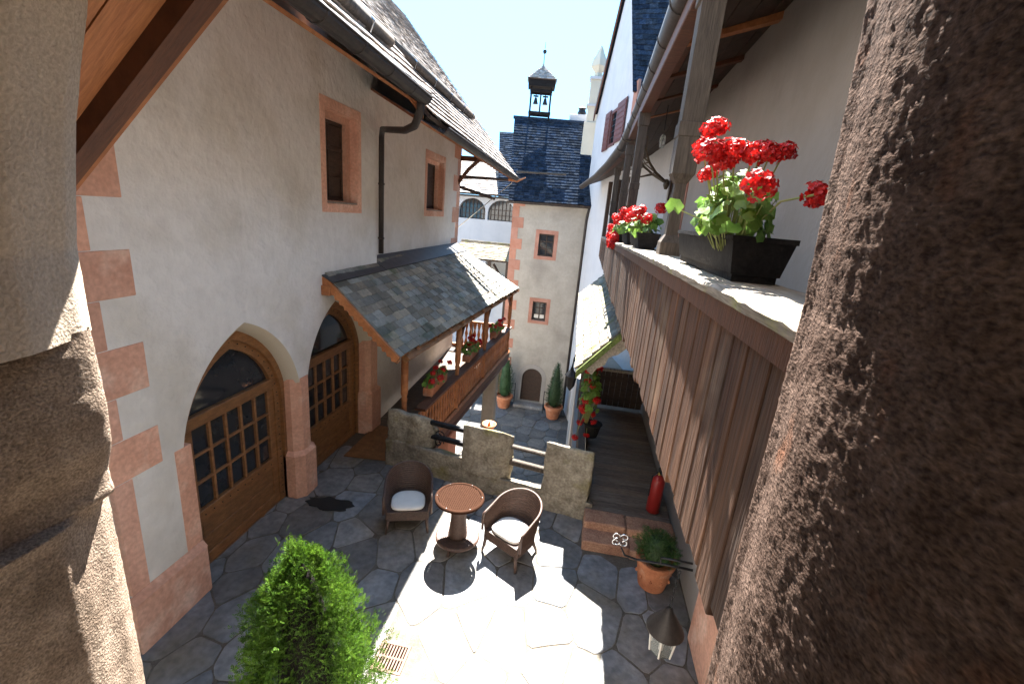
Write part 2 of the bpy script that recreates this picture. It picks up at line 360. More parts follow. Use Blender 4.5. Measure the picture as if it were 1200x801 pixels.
def rockbox(name, a, b, material, parent, seed, amp=.012, res=.05, freq=5, rnd=.03, M=None):
    """a stone block with worn edges and an uneven surface"""
    bm = bmesh.new(); bmesh.ops.create_cube(bm, size=1)
    a = Vector(a); b = Vector(b); d = b-a
    n = max(2, int(max(abs(x) for x in d)/res))
    bmesh.ops.subdivide_edges(bm, edges=bm.edges, cuts=min(n, 22), use_grid_fill=True)
    for v in bm.verts:
        p = Vector([(v.co[i]+.5)*d[i] for i in range(3)])
        q = Vector([min(max(p[i], rnd), d[i]-rnd) for i in range(3)]); e = p-q
        if e.length > 1e-6: p = q+e.normalized()*min(e.length, rnd)
        v.co = a+p
    me = bpy.data.meshes.new(name); bm.normal_update(); bm.to_mesh(me); bm.free()
    me.materials.append(MATS[material]); me.polygons.foreach_set('use_smooth', [True]*len(me.polygons))
    o = link(name, me, parent); disp(o, amp, freq, seed, amp*.6, 1.5)
    if M: me.transform(M)
    return o

# ------------------------------------------------------------------ flagstone grounds
def clip(poly, p, n):
    out = []
    for i in range(len(poly)):
        a, b = poly[i], poly[(i+1) % len(poly)]
        da = (a[0]-p[0])*n[0]+(a[1]-p[1])*n[1]; db = (b[0]-p[0])*n[0]+(b[1]-p[1])*n[1]
        if da <= 0: out.append(a)
        if da*db < 0: t = da/(da-db); out.append((a[0]+(b[0]-a[0])*t, a[1]+(b[1]-a[1])*t))
    return out
def flags(parent, x0, x1, y0, y1, z, size, seed, gap=.009, th=.03, hole=None, asp=1.0, skip=None, mt='flag'):
    R = random.Random(seed); pts = []
    for _ in range(6000):                    # scattered stones of uneven size, longer than wide
        r_ = size*R.choice((.5, .62, .8, 1.0)); q = (R.uniform(x0-.3, x1+.3), R.uniform(y0-.3, y1+.3))
        if all(((q[0]-p[0])/1.0)**2+((q[1]-p[1])/1.35)**2 > ((r_+p[2])/2)**2 for p in pts): pts.append((q[0], q[1], r_))
    k = 0
    for p in pts:
        poly = [(x0, y0), (x1, y0), (x1, y1), (x0, y1)]
        for q in pts:
            if q is p: continue
            dx, dy = q[0]-p[0], q[1]-p[1]
            if dx*dx+dy*dy > (size*3.2)**2: continue
            l = math.hypot(dx, dy*.7); n_ = (dx, dy*.49); ll = math.hypot(*n_); n = (n_[0]/ll, n_[1]/ll); t_ = .5+.22*(p[2]-q[2])/size
            poly = clip(poly, (p[0]+dx*t_-n[0]*gap, p[1]+dy*t_-n[1]*gap), n)
            if len(poly) < 3: break
        if len(poly) < 3: continue
        if hole:
            cx = sum(a[0] for a in poly)/len(poly); cy = sum(a[1] for a in poly)/len(poly)
            if skip and skip(cx, cy): continue
            hx0, hx1, hy0, hy1 = hole
            if not (max(a[0] for a in poly) < hx0 or min(a[0] for a in poly) > hx1 or max(a[1] for a in poly) < hy0 or min(a[1] for a in poly) > hy1):
                best = max((hx0-cx, (hx0, cy), (1, 0)), (cx-hx1, (hx1, cy), (-1, 0)), (hy0-cy, (cx, hy0), (0, 1)), (cy-hy1, (cx, hy1), (0, -1)), key=lambda t: t[0])
                poly = clip(poly, best[1], best[2])
                if len(poly) < 3: continue
        elif skip:
            cx = sum(a[0] for a in poly)/len(poly); cy = sum(a[1] for a in poly)/len(poly)
            if skip(cx, cy): continue
        A = abs(sum(poly[i][0]*poly[(i+1) % len(poly)][1]-poly[(i+1) % len(poly)][0]*poly[i][1] for i in range(len(poly))))/2
        if A < size*size*.03: continue
        # subdivide the outline and roughen it, clip corners
        cx = sum(a[0] for a in poly)/len(poly); cy = sum(a[1] for a in poly)/len(poly)
        ring = []
        m = len(poly)
        for i in range(m):
            a, b = poly[i], poly[(i+1) % m]; l = math.hypot(b[0]-a[0], b[1]-a[1])
            if l < .02: continue
            for t in (.1, .5, .9):
                jx = R.uniform(-.012, .012)*size if t == .5 else 0
                ring.append((lin(a[0], b[0], t)+jx*(-(b[1]-a[1])/l), lin(a[1], b[1], t)+jx*((b[0]-a[0])/l)))
        if len(ring) < 6: continue
        tz = R.uniform(-.001, .008); ax, ay = R.uniform(-.004, .004), R.uniform(-.004, .004)
        zt = lambda q: z+tz+(q[0]-cx)*ax+(q[1]-cy)*ay
        n = len(ring); vs = [(q[0], q[1], z-th) for q in ring]+[(q[0], q[1], zt(q)-.004) for q in ring]
        ins = [(cx+(q[0]-cx)*(1-.018), cy+(q[1]-cy)*(1-.018)) for q in ring]; vs += [(q[0], q[1], zt(q)) for q in ins]
        fs = [tuple(range(2*n, 3*n))]
        for i in range(n):
            j = (i+1) % n; fs += [(i, j, n+j, n+i), (n+i, n+j, 2*n+j, 2*n+i)]
        mb = MB().add(vs, fs); mb.build('flagstone', mt, parent); k += 1
    return k
def structure(name, mb, m): return mb.build(name, m, None, kind='structure')
DR = (-1.50, -1.20, 2.95, 3.25)              # drain opening
tb = MB()
fz = frame((0, 0, 0), (1, 0, 0), (0, 0, 1), (0, 1, 0))
tb.prism([(-3.95, -2), (1.68, -2), (1.68, 5.9), (.4, 5.9), (-2.6, 6.35), (-2.6, 7.5), (-3.95, 7.5)], [rect(DR[0], DR[1], DR[2], DR[3])], fz, -4.62, .008)
terrace = structure('terrace_ground', tb, 'mortar')
def skipT(x, y):
    return (x > -2.6 and y > 6.35-(x+2.6)*.15) or (x > .42 and y > 5.05) or (x < -2.6 and y > 6.55)
flags(terrace, -3.9, 1.66, -.2, 7.45, .012, .56, 5, hole=DR, skip=skipT)
far = structure('courtyard_ground', MB().box((-14, 6.4, -4.9), (8, 30, -4.612)), 'mortar')
flags(far, -6.5, .6, 8.5, 20.0, -4.588, .8, 9, gap=.012, mt='flag_shaded')
base = structure('hillside_ground', MB().box((-400, -400, -5.4), (400, 400, -5.0)), 'rock_body')
# dark damp patch of soil by the pier
soil = MB(); R_ = random.Random(3); rg = []
for i in range(22):
    a = 2*PI*i/22; r = 1+R_.uniform(-.22, .22); rg.append((-3.12+math.cos(a)*.33*r+math.sin(a)*.05, 5.02+math.sin(a)*.14*r, .031))
soil.add(rg+[(p[0], p[1], .02) for p in rg], [tuple(range(22))]+[(i, (i+1) % 22, 22+(i+1) % 22, 22+i) for i in range(22)])
soil.build('damp_patch', 'soil_wet', terrace)
# drain grate
dg = thing('drain_grate', 'square rusty drain grate set in the sunlit paving', 'drain', (-1.35, 3.1, 0))
m = MB(); M_ = Matrix.Translation((-1.35, 3.1, 0)) @ Matrix.Rotation(.0, 4, 'Z')
m.prism(rect(-.15, .15, -.15, .15), [rect(-.125, .125, -.125, .125)], frame((-1.35, 3.1, 0), (1, 0, 0), (0, 0, 1), (0, 1, 0)), -.01, .022)
m.build('frame', 'rust', dg)
bar = MB().box((-.008, -.13, -.012), (.008, .13, .01), .002).mesh('bar', 'rust')
for i in range(8): piece('bar', bar, Matrix.Translation((-1.35-.105+i*.03, 3.1, .008)), dg)
MB().box((-1.48, 3.09, -.004), (-1.22, 3.11, .014)).build('crossbar', 'rust', dg)
MB().box((-1.5, 2.95, -.5), (-1.2, 3.25, -.45)).build('sump', 'iron', dg)

# ------------------------------------------------------------------ left house
XL = -3.61
house = thing('plastered_house', 'big pale plastered house with pink quoins along the left side of the courtyard', 'house', (-6, 8, 0))
fl = frame((XL, 0, 0), (0, 1, 0), (1, 0, 0)); fl2 = frame((-3.80, 0, 0), (0, 1, 0), (1, 0, 0))
D1 = (3.40, 5.07); D2 = (5.40, 7.12)
W1 = rect(5.92, 6.78, 4.13, 5.36)
def door_arch(d, g=0): return parch(d[0]-g, d[1]+g, 0, 1.5, 2.68+g*1.3, 14)
wm = MB(); prw = [(2.65, 2e-3), (3.4, 2e-3)]
top = 6.35
# main wall outline with the door openings reaching the ground
a1 = door_arch(D1, .10); a2 = door_arch(D2, .10)
outline = [(2.65, -.01)]
def open_arch(a): return [(a[0][0], -.01)]+[p for p in reversed(a[2:])]+[(a[1][0], -.01)]
outline += open_arch(a1)[:-2]+open_arch(a2)[2:-2]+[(7.22, 1.5), (7.45, 1.5), (7.45, top), (2.65, top)]
wm.prism(outline, [W1], fl, -.32, 0)
wm.build('wall', 'plaster', house)
for d in (D1, D2):                           # splayed plaster head of each arch
    A0 = door_arch(d, .10)[2:]; A1 = door_arch(d, -.0)[2:]; vs = []; k = len(A0)
    for t, n_ in ((0, .0), (.35, -.035), (.75, -.13), (1, -.31)): vs += [fl(lin(p[0], q[0], t), lin(p[1], q[1], t), n_) for p, q in zip(A0, A1)]
    vs += [fl(p[0], p[1], -.33) for p in A0]
    MB().add(vs, [(j*k+i, j*k+i+1, (j+1)*k+i+1, (j+1)*k+i) for j in range(4) for i in range(k-1)]).build('arch_splay', 'plaster_cream', house, smooth=True)
m = MB(); W2 = rect(10.36, 11.56, 4.12, 5.32)
m.prism(rect(7.45, 13.1, -4.8, top), [W2], fl2, -.32, 0); m.build('wall', 'plaster', house)
MB().box((-3.93, 7.13, -.3), (-3.80, 7.46, top)).build('wall_return', 'plaster', house)
MB().box((-9, 2.66, -.01), (XL-.32, 2.95, top)).box((-9, 12.8, -4.8), (-4.12, 13.09, top)).box((-9.3, 2.7, -4.8), (-9, 13.1, top)).build('end_wall', 'plaster', house)
MB().box((-8.9, 3.0, -.02), (-4.0, 12.7, .0)).build('inner_floor', 'wood_dark', house)
MB().box((-4.9, 3.0, 0), (-4.8, 12.7, 5.8)).box((-4.8, 5.2, 0), (-3.95, 5.3, 5.8)).box((-4.8, 3.0, 2.9), (-3.95, 12.7, 3.0)).build('inner_wall', 'plaster_tower', house)
# quoins, plinth and jambs in pink stone, a few mm proud
def quoin(u0, u1, v0, v1, fr=fl, n=.006, mt='pink_stone', par=None, nm='quoin', n0=-.05, bev=.006):
    fbox(MB(), fr, u0, u1, v0, v1, n0, n, bev).build(nm, mt, par or house)
for (v0, v1, u1) in ((5.33, 5.75, 3.08), (4.9, 5.325, 2.79), (4.475, 4.895, 3.08), (4.07, 4.47, 3.08), (3.68, 4.065, 2.79), (3.30, 3.675, 3.08),
                     (2.905, 3.295, 2.79), (2.49, 2.90, 3.08), (2.115, 2.485, 2.79), (1.74, 2.11, 3.10), (.62, 1.735, 2.81)):
    if v0 == 4.475: continue
    if v0 == 4.07: v1 = 4.47
    quoin(2.642, u1, v0, v1)
quoin(2.642, 3.08, 4.9, 5.3) if False else None
quoin(2.642, 2.79, 4.475, 4.895)
fbox(MB(), fl, 2.60, 3.40, 0, .56, -.05, .06, .01).build('plinth', 'pink_stone', house)
mbp = MB(); mbp.prism([(0, .56), (.06, .56), (.006, .62), (0, .62)], [], frame((XL, 2.6, 0), (1, 0, 0), (0, 1, 0)), 0, .8); mbp.build('plinth_cap', 'pink_stone', house)
MB().box((-4.6, 2.60, 0), (XL-.052, 2.65, .58), .01).build('plinth', 'pink_stone', house)
quoin(3.22, 3.405, .62, 1.76, nm='door_jamb', n0=-.31)
def pier(y0, y1, ztop, zpl, chl=.10, chr=.10):
    def ring(e): x1 = XL+.012+e; a, b = y0-e, y1+e; return [(-3.93, a), (x1-chl, a), (x1, a+chl), (x1, b-chr), (x1-chr, b), (-3.93, b)]
    fzz = frame((0, 0, 0), (1, 0, 0), (0, 0, 1), (0, 1, 0))
    MB().prism(ring(0), [], fzz, zpl, ztop).build('pier_shaft', 'pink_stone', house)
    MB().prism(ring(.05), [], fzz, -.01, zpl-.04).build('pier_base', 'pink_stone', house)
    a = ring(.05); b = ring(.002); vs = [(*p, zpl-.04) for p in a]+[(*p, zpl+.012) for p in b]
    MB().add(vs, [(i, (i+1) % 6, 6+(i+1) % 6, 6+i) for i in range(6)]+[(0, 1, 2, 3, 4, 5)[::-1], (6, 7, 8, 9, 10, 11)]).build('pier_moulding', 'pink_stone', house)
pier(5.055, 5.415, 1.82, .72)
pier(7.11, 7.47, 1.82, .85, .08, .02)
# doors
def door(d, lab):
    x = -3.86; fr = frame((x, 0, 0), (0, 1, 0), (1, 0, 0)); g = .02
    dd = house_door = MB()
    o = parch(d[0]-.05, d[1]+.05, 0, 1.5, 2.73)
    c = (d[0]+d[1])/2; fb = .155
    inner = parch(d[0]+fb, d[1]-fb, .02, 1.55, 2.68-fb*1.35)
    dd.prism(o, [inner], fr, -.05, .03); D = dd.build('door', 'wood_door', house, label=lab)
    # second stepped architrave outside
    MB().prism(parch(d[0]-.045, d[1]+.045, 0, 1.5, 2.725), [parch(d[0]+.065, d[1]-.065, -.0+.003, 1.52, 2.68-.09)], fr, .032, .075).build('architrave', 'wood_door', D)
    u0, u1 = d[0]+fb, d[1]-fb
    # leaf
    def b(nm, a0, a1, b0, b1, n0, n1, mt='wood_door', bev=.008): return fbox(MB(), fr, a0, a1, b0, b1, n0, n1, bev).build(nm, mt, D)
    b('transom', u0, u1, 1.74, 1.88, -.04, .035)
    b('bottom_rail', u0, u1, .02, .16, -.04, .02); b('middle_rail', u0, u1, .60, .74, -.04, .022)
    b('stile', u0, u0+.10, .162, 1.738, -.04, .015); b('stile', u1-.10, u1, .162, 1.738, -.04, .015)
    for k in range(2): b('plank', u0+.102, u1-.102, .164+k*.218, .164+(k+1)*.218-.004, -.03, .004)
    g0, g1, h0, h1 = u0+.10, u1-.10, .74, 1.74
    for k in range(1, 5): b('mullion', g0+(g1-g0)*k/5-.017, g0+(g1-g0)*k/5+.017, h0, h1, -.035, .012, bev=.005)
    for k in range(1, 3): b('glazing_bar', g0, g1, h0+(h1-h0)*k/3-.015, h0+(h1-h0)*k/3+.015, -.036, .009, bev=.005)
    pm = MB()
    for i in range(5):
        for j in range(3):
            pa = (g1-g0)/5; pb = (h1-h0)/3
            fbox(MB(), fr, g0+pa*i+.014, g0+pa*(i+1)-.014, h0+pb*j+.012, h0+pb*(j+1)-.012, -.03, -.022).build('pane', 'glass_dark', D)
    MB().prism(parch(u0-.03, u1+.03, 1.78, 1.785, 2.68-fb*1.2), [], fr, -.034, -.026).build('fanlight_pane', 'glass_dark', D)
    st = MB(); sm_ = MB().lathe([(.0085, 0), (.0085, .004), (.004, .010)], seg=6).mesh('stud', 'iron')
    def stud(u, v, n): piece('stud', sm_, Matrix.Translation(fr(u, v, n)) @ Matrix.Rotation(PI/2, 4, 'Y'), D)
    for k in range(14):
        for u in (d[0]+.105, d[1]-.105): stud(u, .12+k*.115, .03)
    for k in range(10): stud(u0+.14+k*(u1-u0-.28)/9, .67, .022)
    ar = parch(d[0]+.105, d[1]-.105, 0, 1.53, 2.68-.13)[3:-1]
    for k in range(0, len(ar), 1): stud(ar[k][0], ar[k][1], .03)
door(D1, 'arched glazed wooden door nearest the camera'); door(D2, 'arched glazed wooden door beside the covered gallery')
# cream band on the arch intrados
def intrados(d, n=26):
    a = parch(d[0], d[1], 0, 1.82, 2.68, 12)[2:]; mb = MB()
    # moulding that rounds the outer arris of the arch head
    pts = [Vector(fl(u, v, -.015)) for u, v in a]; return
# windows in the left house
def deepwin(fr, u0, u1, v0, v1, par, lab, bw=.15, depth=.26):
    # opening (u0..u1, v0..v1); pink surround band and splayed reveal
    W = MB(); W.prism(rect(u0-bw, u1+bw, v0-bw, v1+bw*1.1), [rect(u0, u1, v0, v1)], fr, -.03, .012)
    w_ = W.build('window', 'pink_stone', par, label=lab)
    s = .0; t = MB()
    for (a, b, c_, d_) in ((u0, u0+.012, v0, v1), (u1-.012, u1, v0, v1)): fbox(t, fr, a, b, c_, d_, -depth, .002)
    fbox(t, fr, u0+.012, u1-.012, v1-.012, v1, -depth, .002); fbox(t, fr, u0+.012, u1-.012, v0, v0+.012, -depth, .002)
    t.build('reveal', 'pink_stone', w_)
    # inner rebate frame of stone
    t = MB(); t.prism(rect(u0+.012, u1-.012, v0+.012, v1-.012), [rect(u0+.03, u1-.12, v0+.05, v1-.10)], fr, -depth+.02, -.11); t.build('rebate', 'pink_stone', w_)
    fbox(MB(), fr, u0+.03, u1-.02, v0+.012, v0+.035, -.2, .01, .004).build('sill', 'shingle', w_)
    a0, a1, b0, b1 = u0+.02, u1-.11, v0+.04, v1-.09; n = -depth+.015
    def b(nm, q0, q1, q2, q3, n0, n1, mt='wood_shutter', bev=.006): return fbox(MB(), fr, q0, q1, q2, q3, n0, n1, bev).build(nm, mt, w_)
    b('shutter_board', a0, a1, b0, b1, n-.03, n-.012)
    vm = lin(b0, b1, .66)
    for (q, r) in ((a0, a0+.05), (a1-.05, a1), ((a0+a1)/2-.025, (a0+a1)/2+.025)): b('stile', q, r, b0, b1, n-.012, n+.012)
    for v in (b0, vm-.025, b1-.05): b('rail', a0, a1, v, v+.05, n-.012, n+.016)
    for k in range(4):
        q = lin(a0+.05, (a0+a1)/2-.03, k/3.0) if k < 2 else lin((a0+a1)/2+.05, a1-.06, k-2)
    hw = (a1-a0)/2
    for s0 in (a0+.06, a0+hw+.035):
        b('panel', s0, s0+hw-.1, b0+.07, lin(b0, vm, .48), n-.012, n+.004); b('panel', s0, s0+hw-.1, lin(b0, vm, .56), vm-.04, n-.012, n+.004)
        b('panel', s0, s0+hw-.1, vm+.05, b1-.07, n-.012, n+.004)
deepwin(fl, 5.92, 6.78, 4.13, 5.36, house, 'nearer pink framed window with panelled wooden shutter', bw=.11, depth=.20)
deepwin(fl2, 10.36, 11.56, 4.12, 5.32, house, 'farther pink framed window near the house corner', bw=.12, depth=.22)
# far corner quoins of the recessed wall
z = 3.0; k = 0
while z < 5.9:
    u0 = 12.45 if k % 2 == 0 else 12.8
    quoin(u0, 13.106, z, z+.42, fl2); z += .426; k += 1
# quoin face seen on the end
# roof: eave, tiles, gutter, soffit
E = 0.0
def zr(x): return 5.23+(-2.1-x)*1.0
GA = -2.16; zA = 5.40                       # first eave (house near part), image-true position
tiles(house, 'roof_shingle', (-2.02, 1.0, 5.45), (-2.02, 5.55, 5.45), (-7.0, 1.0, 10.6), (-7.0, 7.3, 10.6), .17, .20, 'shingle', th=.018, maxind=160, jit=.3)
tiles(house, 'roof_shingle', (-2.0, 5.55, 5.26), (-1.97, 11.9, 5.12), (-7.0, 7.3, 10.2), (-7.0, 16.4, 10.35), .17, .20, 'shingle', th=.018, maxind=140, jit=.3)
m = MB(); m.add([(-2.1, 5.55, 5.2), (-2.1, 5.55, 5.4), (-3.6, 6.16, 6.9), (-3.6, 6.16, 6.7)], [(0, 1, 2, 3)]); m.build('verge_board', 'wood_orange', house)
# back slope
MB().add([(-7, 1, 10.55), (-7, 16.4, 10.3), (-12, 14, 5), (-12, 1, 5)], [(0, 1, 2, 3)]).build('roof_back', 'shingle', house)
MB().add([(-9, 2.66, 6.3), (XL, 2.66, 6.3), (XL, 2.66, 7.1), (-7, 2.66, 10.4), (-9, 2.66, 8)], [(0, 1, 2, 3, 4)]).build('gable_wall', 'plaster', house)
# soffit: closed by boards rising to the wall
def quadslab(mb, a, b, c, d, t=.03):
    a, b, c, d = map(Vector, (a, b, c, d)); n = (b-a).cross(d-a).normalized()*t
    return mb.add([a, b, c, d, a+n, b+n, c+n, d+n], [(0, 1, 2, 3), (7, 6, 5, 4), (0, 4, 5, 1), (1, 5, 6, 2), (2, 6, 7, 3), (3, 7, 4, 0)])
for i in range(8):
    t0, t1 = i/8, (i+1)/8-.004
    q = lambda t, y: (lin(-2.2, XL-.02, t), y, lin(5.36, 6.12, t))
    quadslab(MB(), q(t0, 1.2), q(t0, 5.5), q(t1, 7.5), q(t1, 1.2)).build('soffit_board', 'wood_orange', house)
for i in range(8):
    t0, t1 = i/8, (i+1)/8-.004
    q0 = (lin(-2.15, -3.82, t0), 5.56+t0*1.9, lin(5.17, 5.98, t0)); q1 = (lin(-2.15, -3.82, t1), 5.56+t1*1.9, lin(5.17, 5.98, t1))
    q2 = (lin(-2.1, -3.82, t1), lin(11.85, 13.7, t1), lin(5.06, 5.98, t1)); q3 = (lin(-2.1, -3.82, t0), lin(11.85, 13.7, t0), lin(5.06, 5.98, t0))
    quadslab(MB(), q0, q3, q2, q1).build('soffit_board', 'wood_orange', house)
# knee brace and fascia beyond the corner
MB().box((-3.85, 13.0, 5.55), (-2.5, 13.12, 5.68)).build('tie_beam', 'wood_beam', house)
MB().tube([(-3.85, 12.95, 4.9), (-3.5, 12.8, 5.3), (-3.1, 12.6, 5.6)], .05, 6).build('brace', 'wood_beam', house)
def gutter(mb, a, b, r=.075, seg=8):
    a = Vector(a); b = Vector(b); d = (b-a).normalized(); s = d.cross(Vector((0, 0, 1))).normalized(); vs = []
    for p in (a, b):
        for rad in (r, r-.012):
            for k in range(seg+1):
                t = PI+PI*k/seg; vs.append(p+s*math.cos(t)*rad+Vector((0, 0, math.sin(t)*rad)))
    n = seg+1; fs = []
    for k in range(seg): fs += [(k, k+1, 2*n+k+1, 2*n+k), (n+k, 3*n+k, 3*n+k+1, n+k+1), (k, n+k, n+k+1, k+1), (2*n+k, 2*n+k+1, 3*n+k+1, 3*n+k)]
    fs += [(0, 2*n, 3*n, n), (n-1, 2*n-1, 4*n-1, 3*n-1)]
    return mb.add(vs, fs)
g1 = gutter(MB(), (-1.93, 1.0, 5.42), (-1.99, 5.28, 5.38), .085); g1.tube([(-1.85, 1.0, 5.42), (-1.905, 5.28, 5.38)], .012, 6); g1.build('gutter', 'gutter', house, smooth=False)
g2 = gutter(MB(), (-2.0, 6.0, 5.2), (-1.93, 11.6, 5.09), .07); g2.tube([(-1.93, 6.0, 5.2), (-1.86, 11.6, 5.09)], .01, 6); g2.build('gutter', 'gutter', house)
for k in range(7): gutter(MB(), (-1.94-.008*k, 1.5+k*.55, 5.418-.005*k), (-1.94-.008*k, 1.53+k*.55, 5.418-.005*k), .095).build('gutter_bracket', 'gutter', house)
MB().tube([(-2.0, 5.2, 5.36), (-2.03, 5.25, 5.22), (-2.15, 5.4, 5.1), (-2.5, 5.95, 5.13), (-3.4, 7.2, 5.32), (XL+.06, 7.49, 5.26), (XL+.055, 7.5, 5.1), (XL+.055, 7.5, 3.35)], .045, 10).build('downpipe', 'gutter', house, smooth=True)
for z in (3.6, 4.5): MB().tube([(XL+.055, 7.5, z), (XL+.055, 7.5, z+.03)], .055, 10).build('pipe_clip', 'gutter', house)
# snow logs on the roof held by iron hooks
def onroof(x, y, e=.0): return Vector((x, y, 4.2+2.71/3.83*(-x)+e))
for (ya, yb, xx) in ((3.0, 5.0, -2.30), (5.9, 10.7, -2.90)):
    MB().tube([onroof(xx, ya), onroof(xx, (ya+yb)/2, .01), onroof(xx, yb)], .075, 9).build('snow_log', 'wood_post', house, smooth=True)
for y in (3.6, 4.5, 6.2, 7.1, 8.0, 8.9, 9.8, 10.5):
    p = onroof(-2.30 if y < 5 else -2.9, y); MB().tube([p+Vector((-.2, 0, .02)), p+Vector((-.09, 0, .1)), p+Vector((.0, 0, .1)), p+Vector((.09, 0, 0)), p+Vector((.05, 0, -.1))], .01, 5).build('snow_hook', 'steel', house)

# ------------------------------------------------------------------ camera building's arched opening and its own roof
arch = thing('arched_opening', 'rough stone and plaster arch pillars framing the view at both sides', 'archway', (0, .7, 2))
def interp(tab, x):
    for (a, b), (c, d) in zip(tab, tab[1:]):
        if min(a, c) <= x <= max(a, c) or (c, d) == tab[-1] or (x-a)*(c-a) < 0: return b+(d-b)*max(0, min(1, (x-a)/(c-a)))
Ltab = [(.9, -.86), (.6, -.92), (.31, -1.0), (.23, -1.03), (.09, -1.075), (-.08, -1.11), (-.16, -1.125), (-.36, -1.125)]
Stab = [(-.34, -1.128), (-.40, -1.122), (-.55, -1.115), (-.64, -1.12), (-.70, -1.138), (-.76, -1.16), (-.84, -1.17), (-1.1, -1.165), (-2.4, -1.155)]
def leftsec(x, flat=0):      # plan section from outside face round to the interior
    return [(x-.5, .98), (x-.3, .97), (x-.14, .93), (x-.05, .88), (x-.012, .83), (x+.003, .785), (x+.022, .74), (x+.035, .70), (x+.036, .64), (x+.03, .5), (x+.02, .3), (x+.0, 0), (x-.02, -.3)]
def resample(sec, n):
    P = [Vector((a, b, 0)) for a, b in sec]; L = [0]
    for a, b in zip(P, P[1:]): L.append(L[-1]+(b-a).length)
    out = []
    for i in range(n):
        s = L[-1]*i/(n-1); k = 0
        while k < len(L)-2 and L[k+1] < s: k += 1
        out.append(P[k].lerp(P[k+1], (s-L[k])/(L[k+1]-L[k])))
    return out
def pillar(name, tab, secf, z1, z0, nz, ns, m_, amp, amp2, seed, side=1, extra=None, f1=9, f2=30):
    rows = []
    for j in range(nz):
        z = lin(z1, z0, j/(nz-1)); x = interp(tab, z); rows.append([(p.x, p.y, z+H) for p in resample(secf(x, z), ns)])
    mb = MB(); mb.v = [p for r in rows for p in r]
    mb.f = [(j*ns+i, j*ns+i+1, (j+1)*ns+i+1, (j+1)*ns+i) if side < 0 else (j*ns+i, (j+1)*ns+i, (j+1)*ns+i+1, j*ns+i+1) for j in range(nz-1) for i in range(ns-1)]
    o = mb.build(name, m_, arch, smooth=True, fix=False)
    disp(o, amp, f1, seed, amp2, f2, extra); return o
o = pillar('plaster_jamb', Ltab, leftsec, .95, -.36, 120, 170, 'arch_plaster', .0012, .0009, 2, f1=6, f2=60)
# stone lower block: its top sits proud of the plaster and slopes down to the left like in the photo
def stonesec(x, z):
    e = .006 if z > -.74 else .003
    if z > -.78: x -= .022*min(1, (z+.78)/.06)
    # broach stop recess below the impost
    if z < -.80: return [(p[0]+(e if p[1] < .75 else 0), p[1]) for p in leftsec(x, 0)]
    return [(x-.5, .90), (x-.3, .89), (x-.10, .875), (x-.02, .865), (x+.008, .85), (x+.018, .83), (x+.021, .80), (x+.021, .77), (x+.018, .72), (x+.01, .66), (x+.005, .6), (x-.0, .5), (x-.01, .3), (x-.03, 0), (x-.04, -.3)]
o = pillar('stone_jamb', Stab, stonesec, -.345, -2.4, 230, 170, 'arch_stone', .0016, .0014, 4, f1=14, f2=80)
me = o.data
for v in me.vertices:      # a worn half-round moulding carved on the inner face
    y, z = v.co.y, v.co.z-H
    if y < .66:
        d = math.hypot((y-.30)/.24, (z+.86)/.20)
        if z < -.86: d = abs(y-.30)/.24
        if d < 1: v.co.x += .016*min(1, (1-d)*7)
        if z > -.74 and z < -.3: v.co.x += .0
    if z > -.38 and y < .72: v.co.x -= .008*(z+.38)/.035
def rightsec(x, z):
    j = noise.noise(Vector((2.2, 0, z*2)))*.01; x += j
    x += .012; return [(x+.5, .975), (x+.3, .98), (x+.16, .965), (x+.075, .93), (x+.028, .88), (x+.004, .83), (x, .79), (x-.026, .70), (x-.034, .65), (x-.036, .60), (x-.034, .55), (x-.029, .50), (x-.022, .45), (x-.0, .35), (x+.03, .25), (x+.06, .1), (x+.19, -.25)]
Rtab = [(1.2, .30), (.6, .325), (.33, .34), (.11, .352), (-.1, .365), (-.6, .365), (-.95, .37), (-2.2, .37)]
def rmask(co): return 1.0
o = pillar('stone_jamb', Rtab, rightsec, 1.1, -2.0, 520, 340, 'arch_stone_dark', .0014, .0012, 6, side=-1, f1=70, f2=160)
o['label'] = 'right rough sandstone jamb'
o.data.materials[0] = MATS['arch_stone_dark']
# the facade round the arch and the dim passage the picture is taken from
m = MB(); m.box((-9.5, .60, -.01), (3.2, .72, H-1.95)); m.box((-9.5, .72, -.01), (-2.2, .95, H+3)); m.box((-2.2, .72, H-.6), (-1.58, .95, H+3)); m.box((.82, .72, H-1.5), (1.7, .95, H+3)); m.box((-1.58, .72, H+.95), (.82, .95, H+3))
m.build('facade_wall', 'plaster', arch)
m = MB(); m.box((-2.4, -3.2, H-1.5), (-2.2, .72, H+1.7)); m.box((1.6, -3.2, H-1.5), (1.8, .72, H+1.7)); m.box((-2.4, -3.4, H-1.5), (1.8, -3.2, H+1.7)); m.box((-2.4, -3.4, H+1.7), (1.8, .72, H+1.9))
m.build('passage_wall', 'plaster', arch)
MB().box((-2.4, -3.4, H-1.7), (1.8, .72, H-1.5)).build('passage_floor', 'mortar', arch)
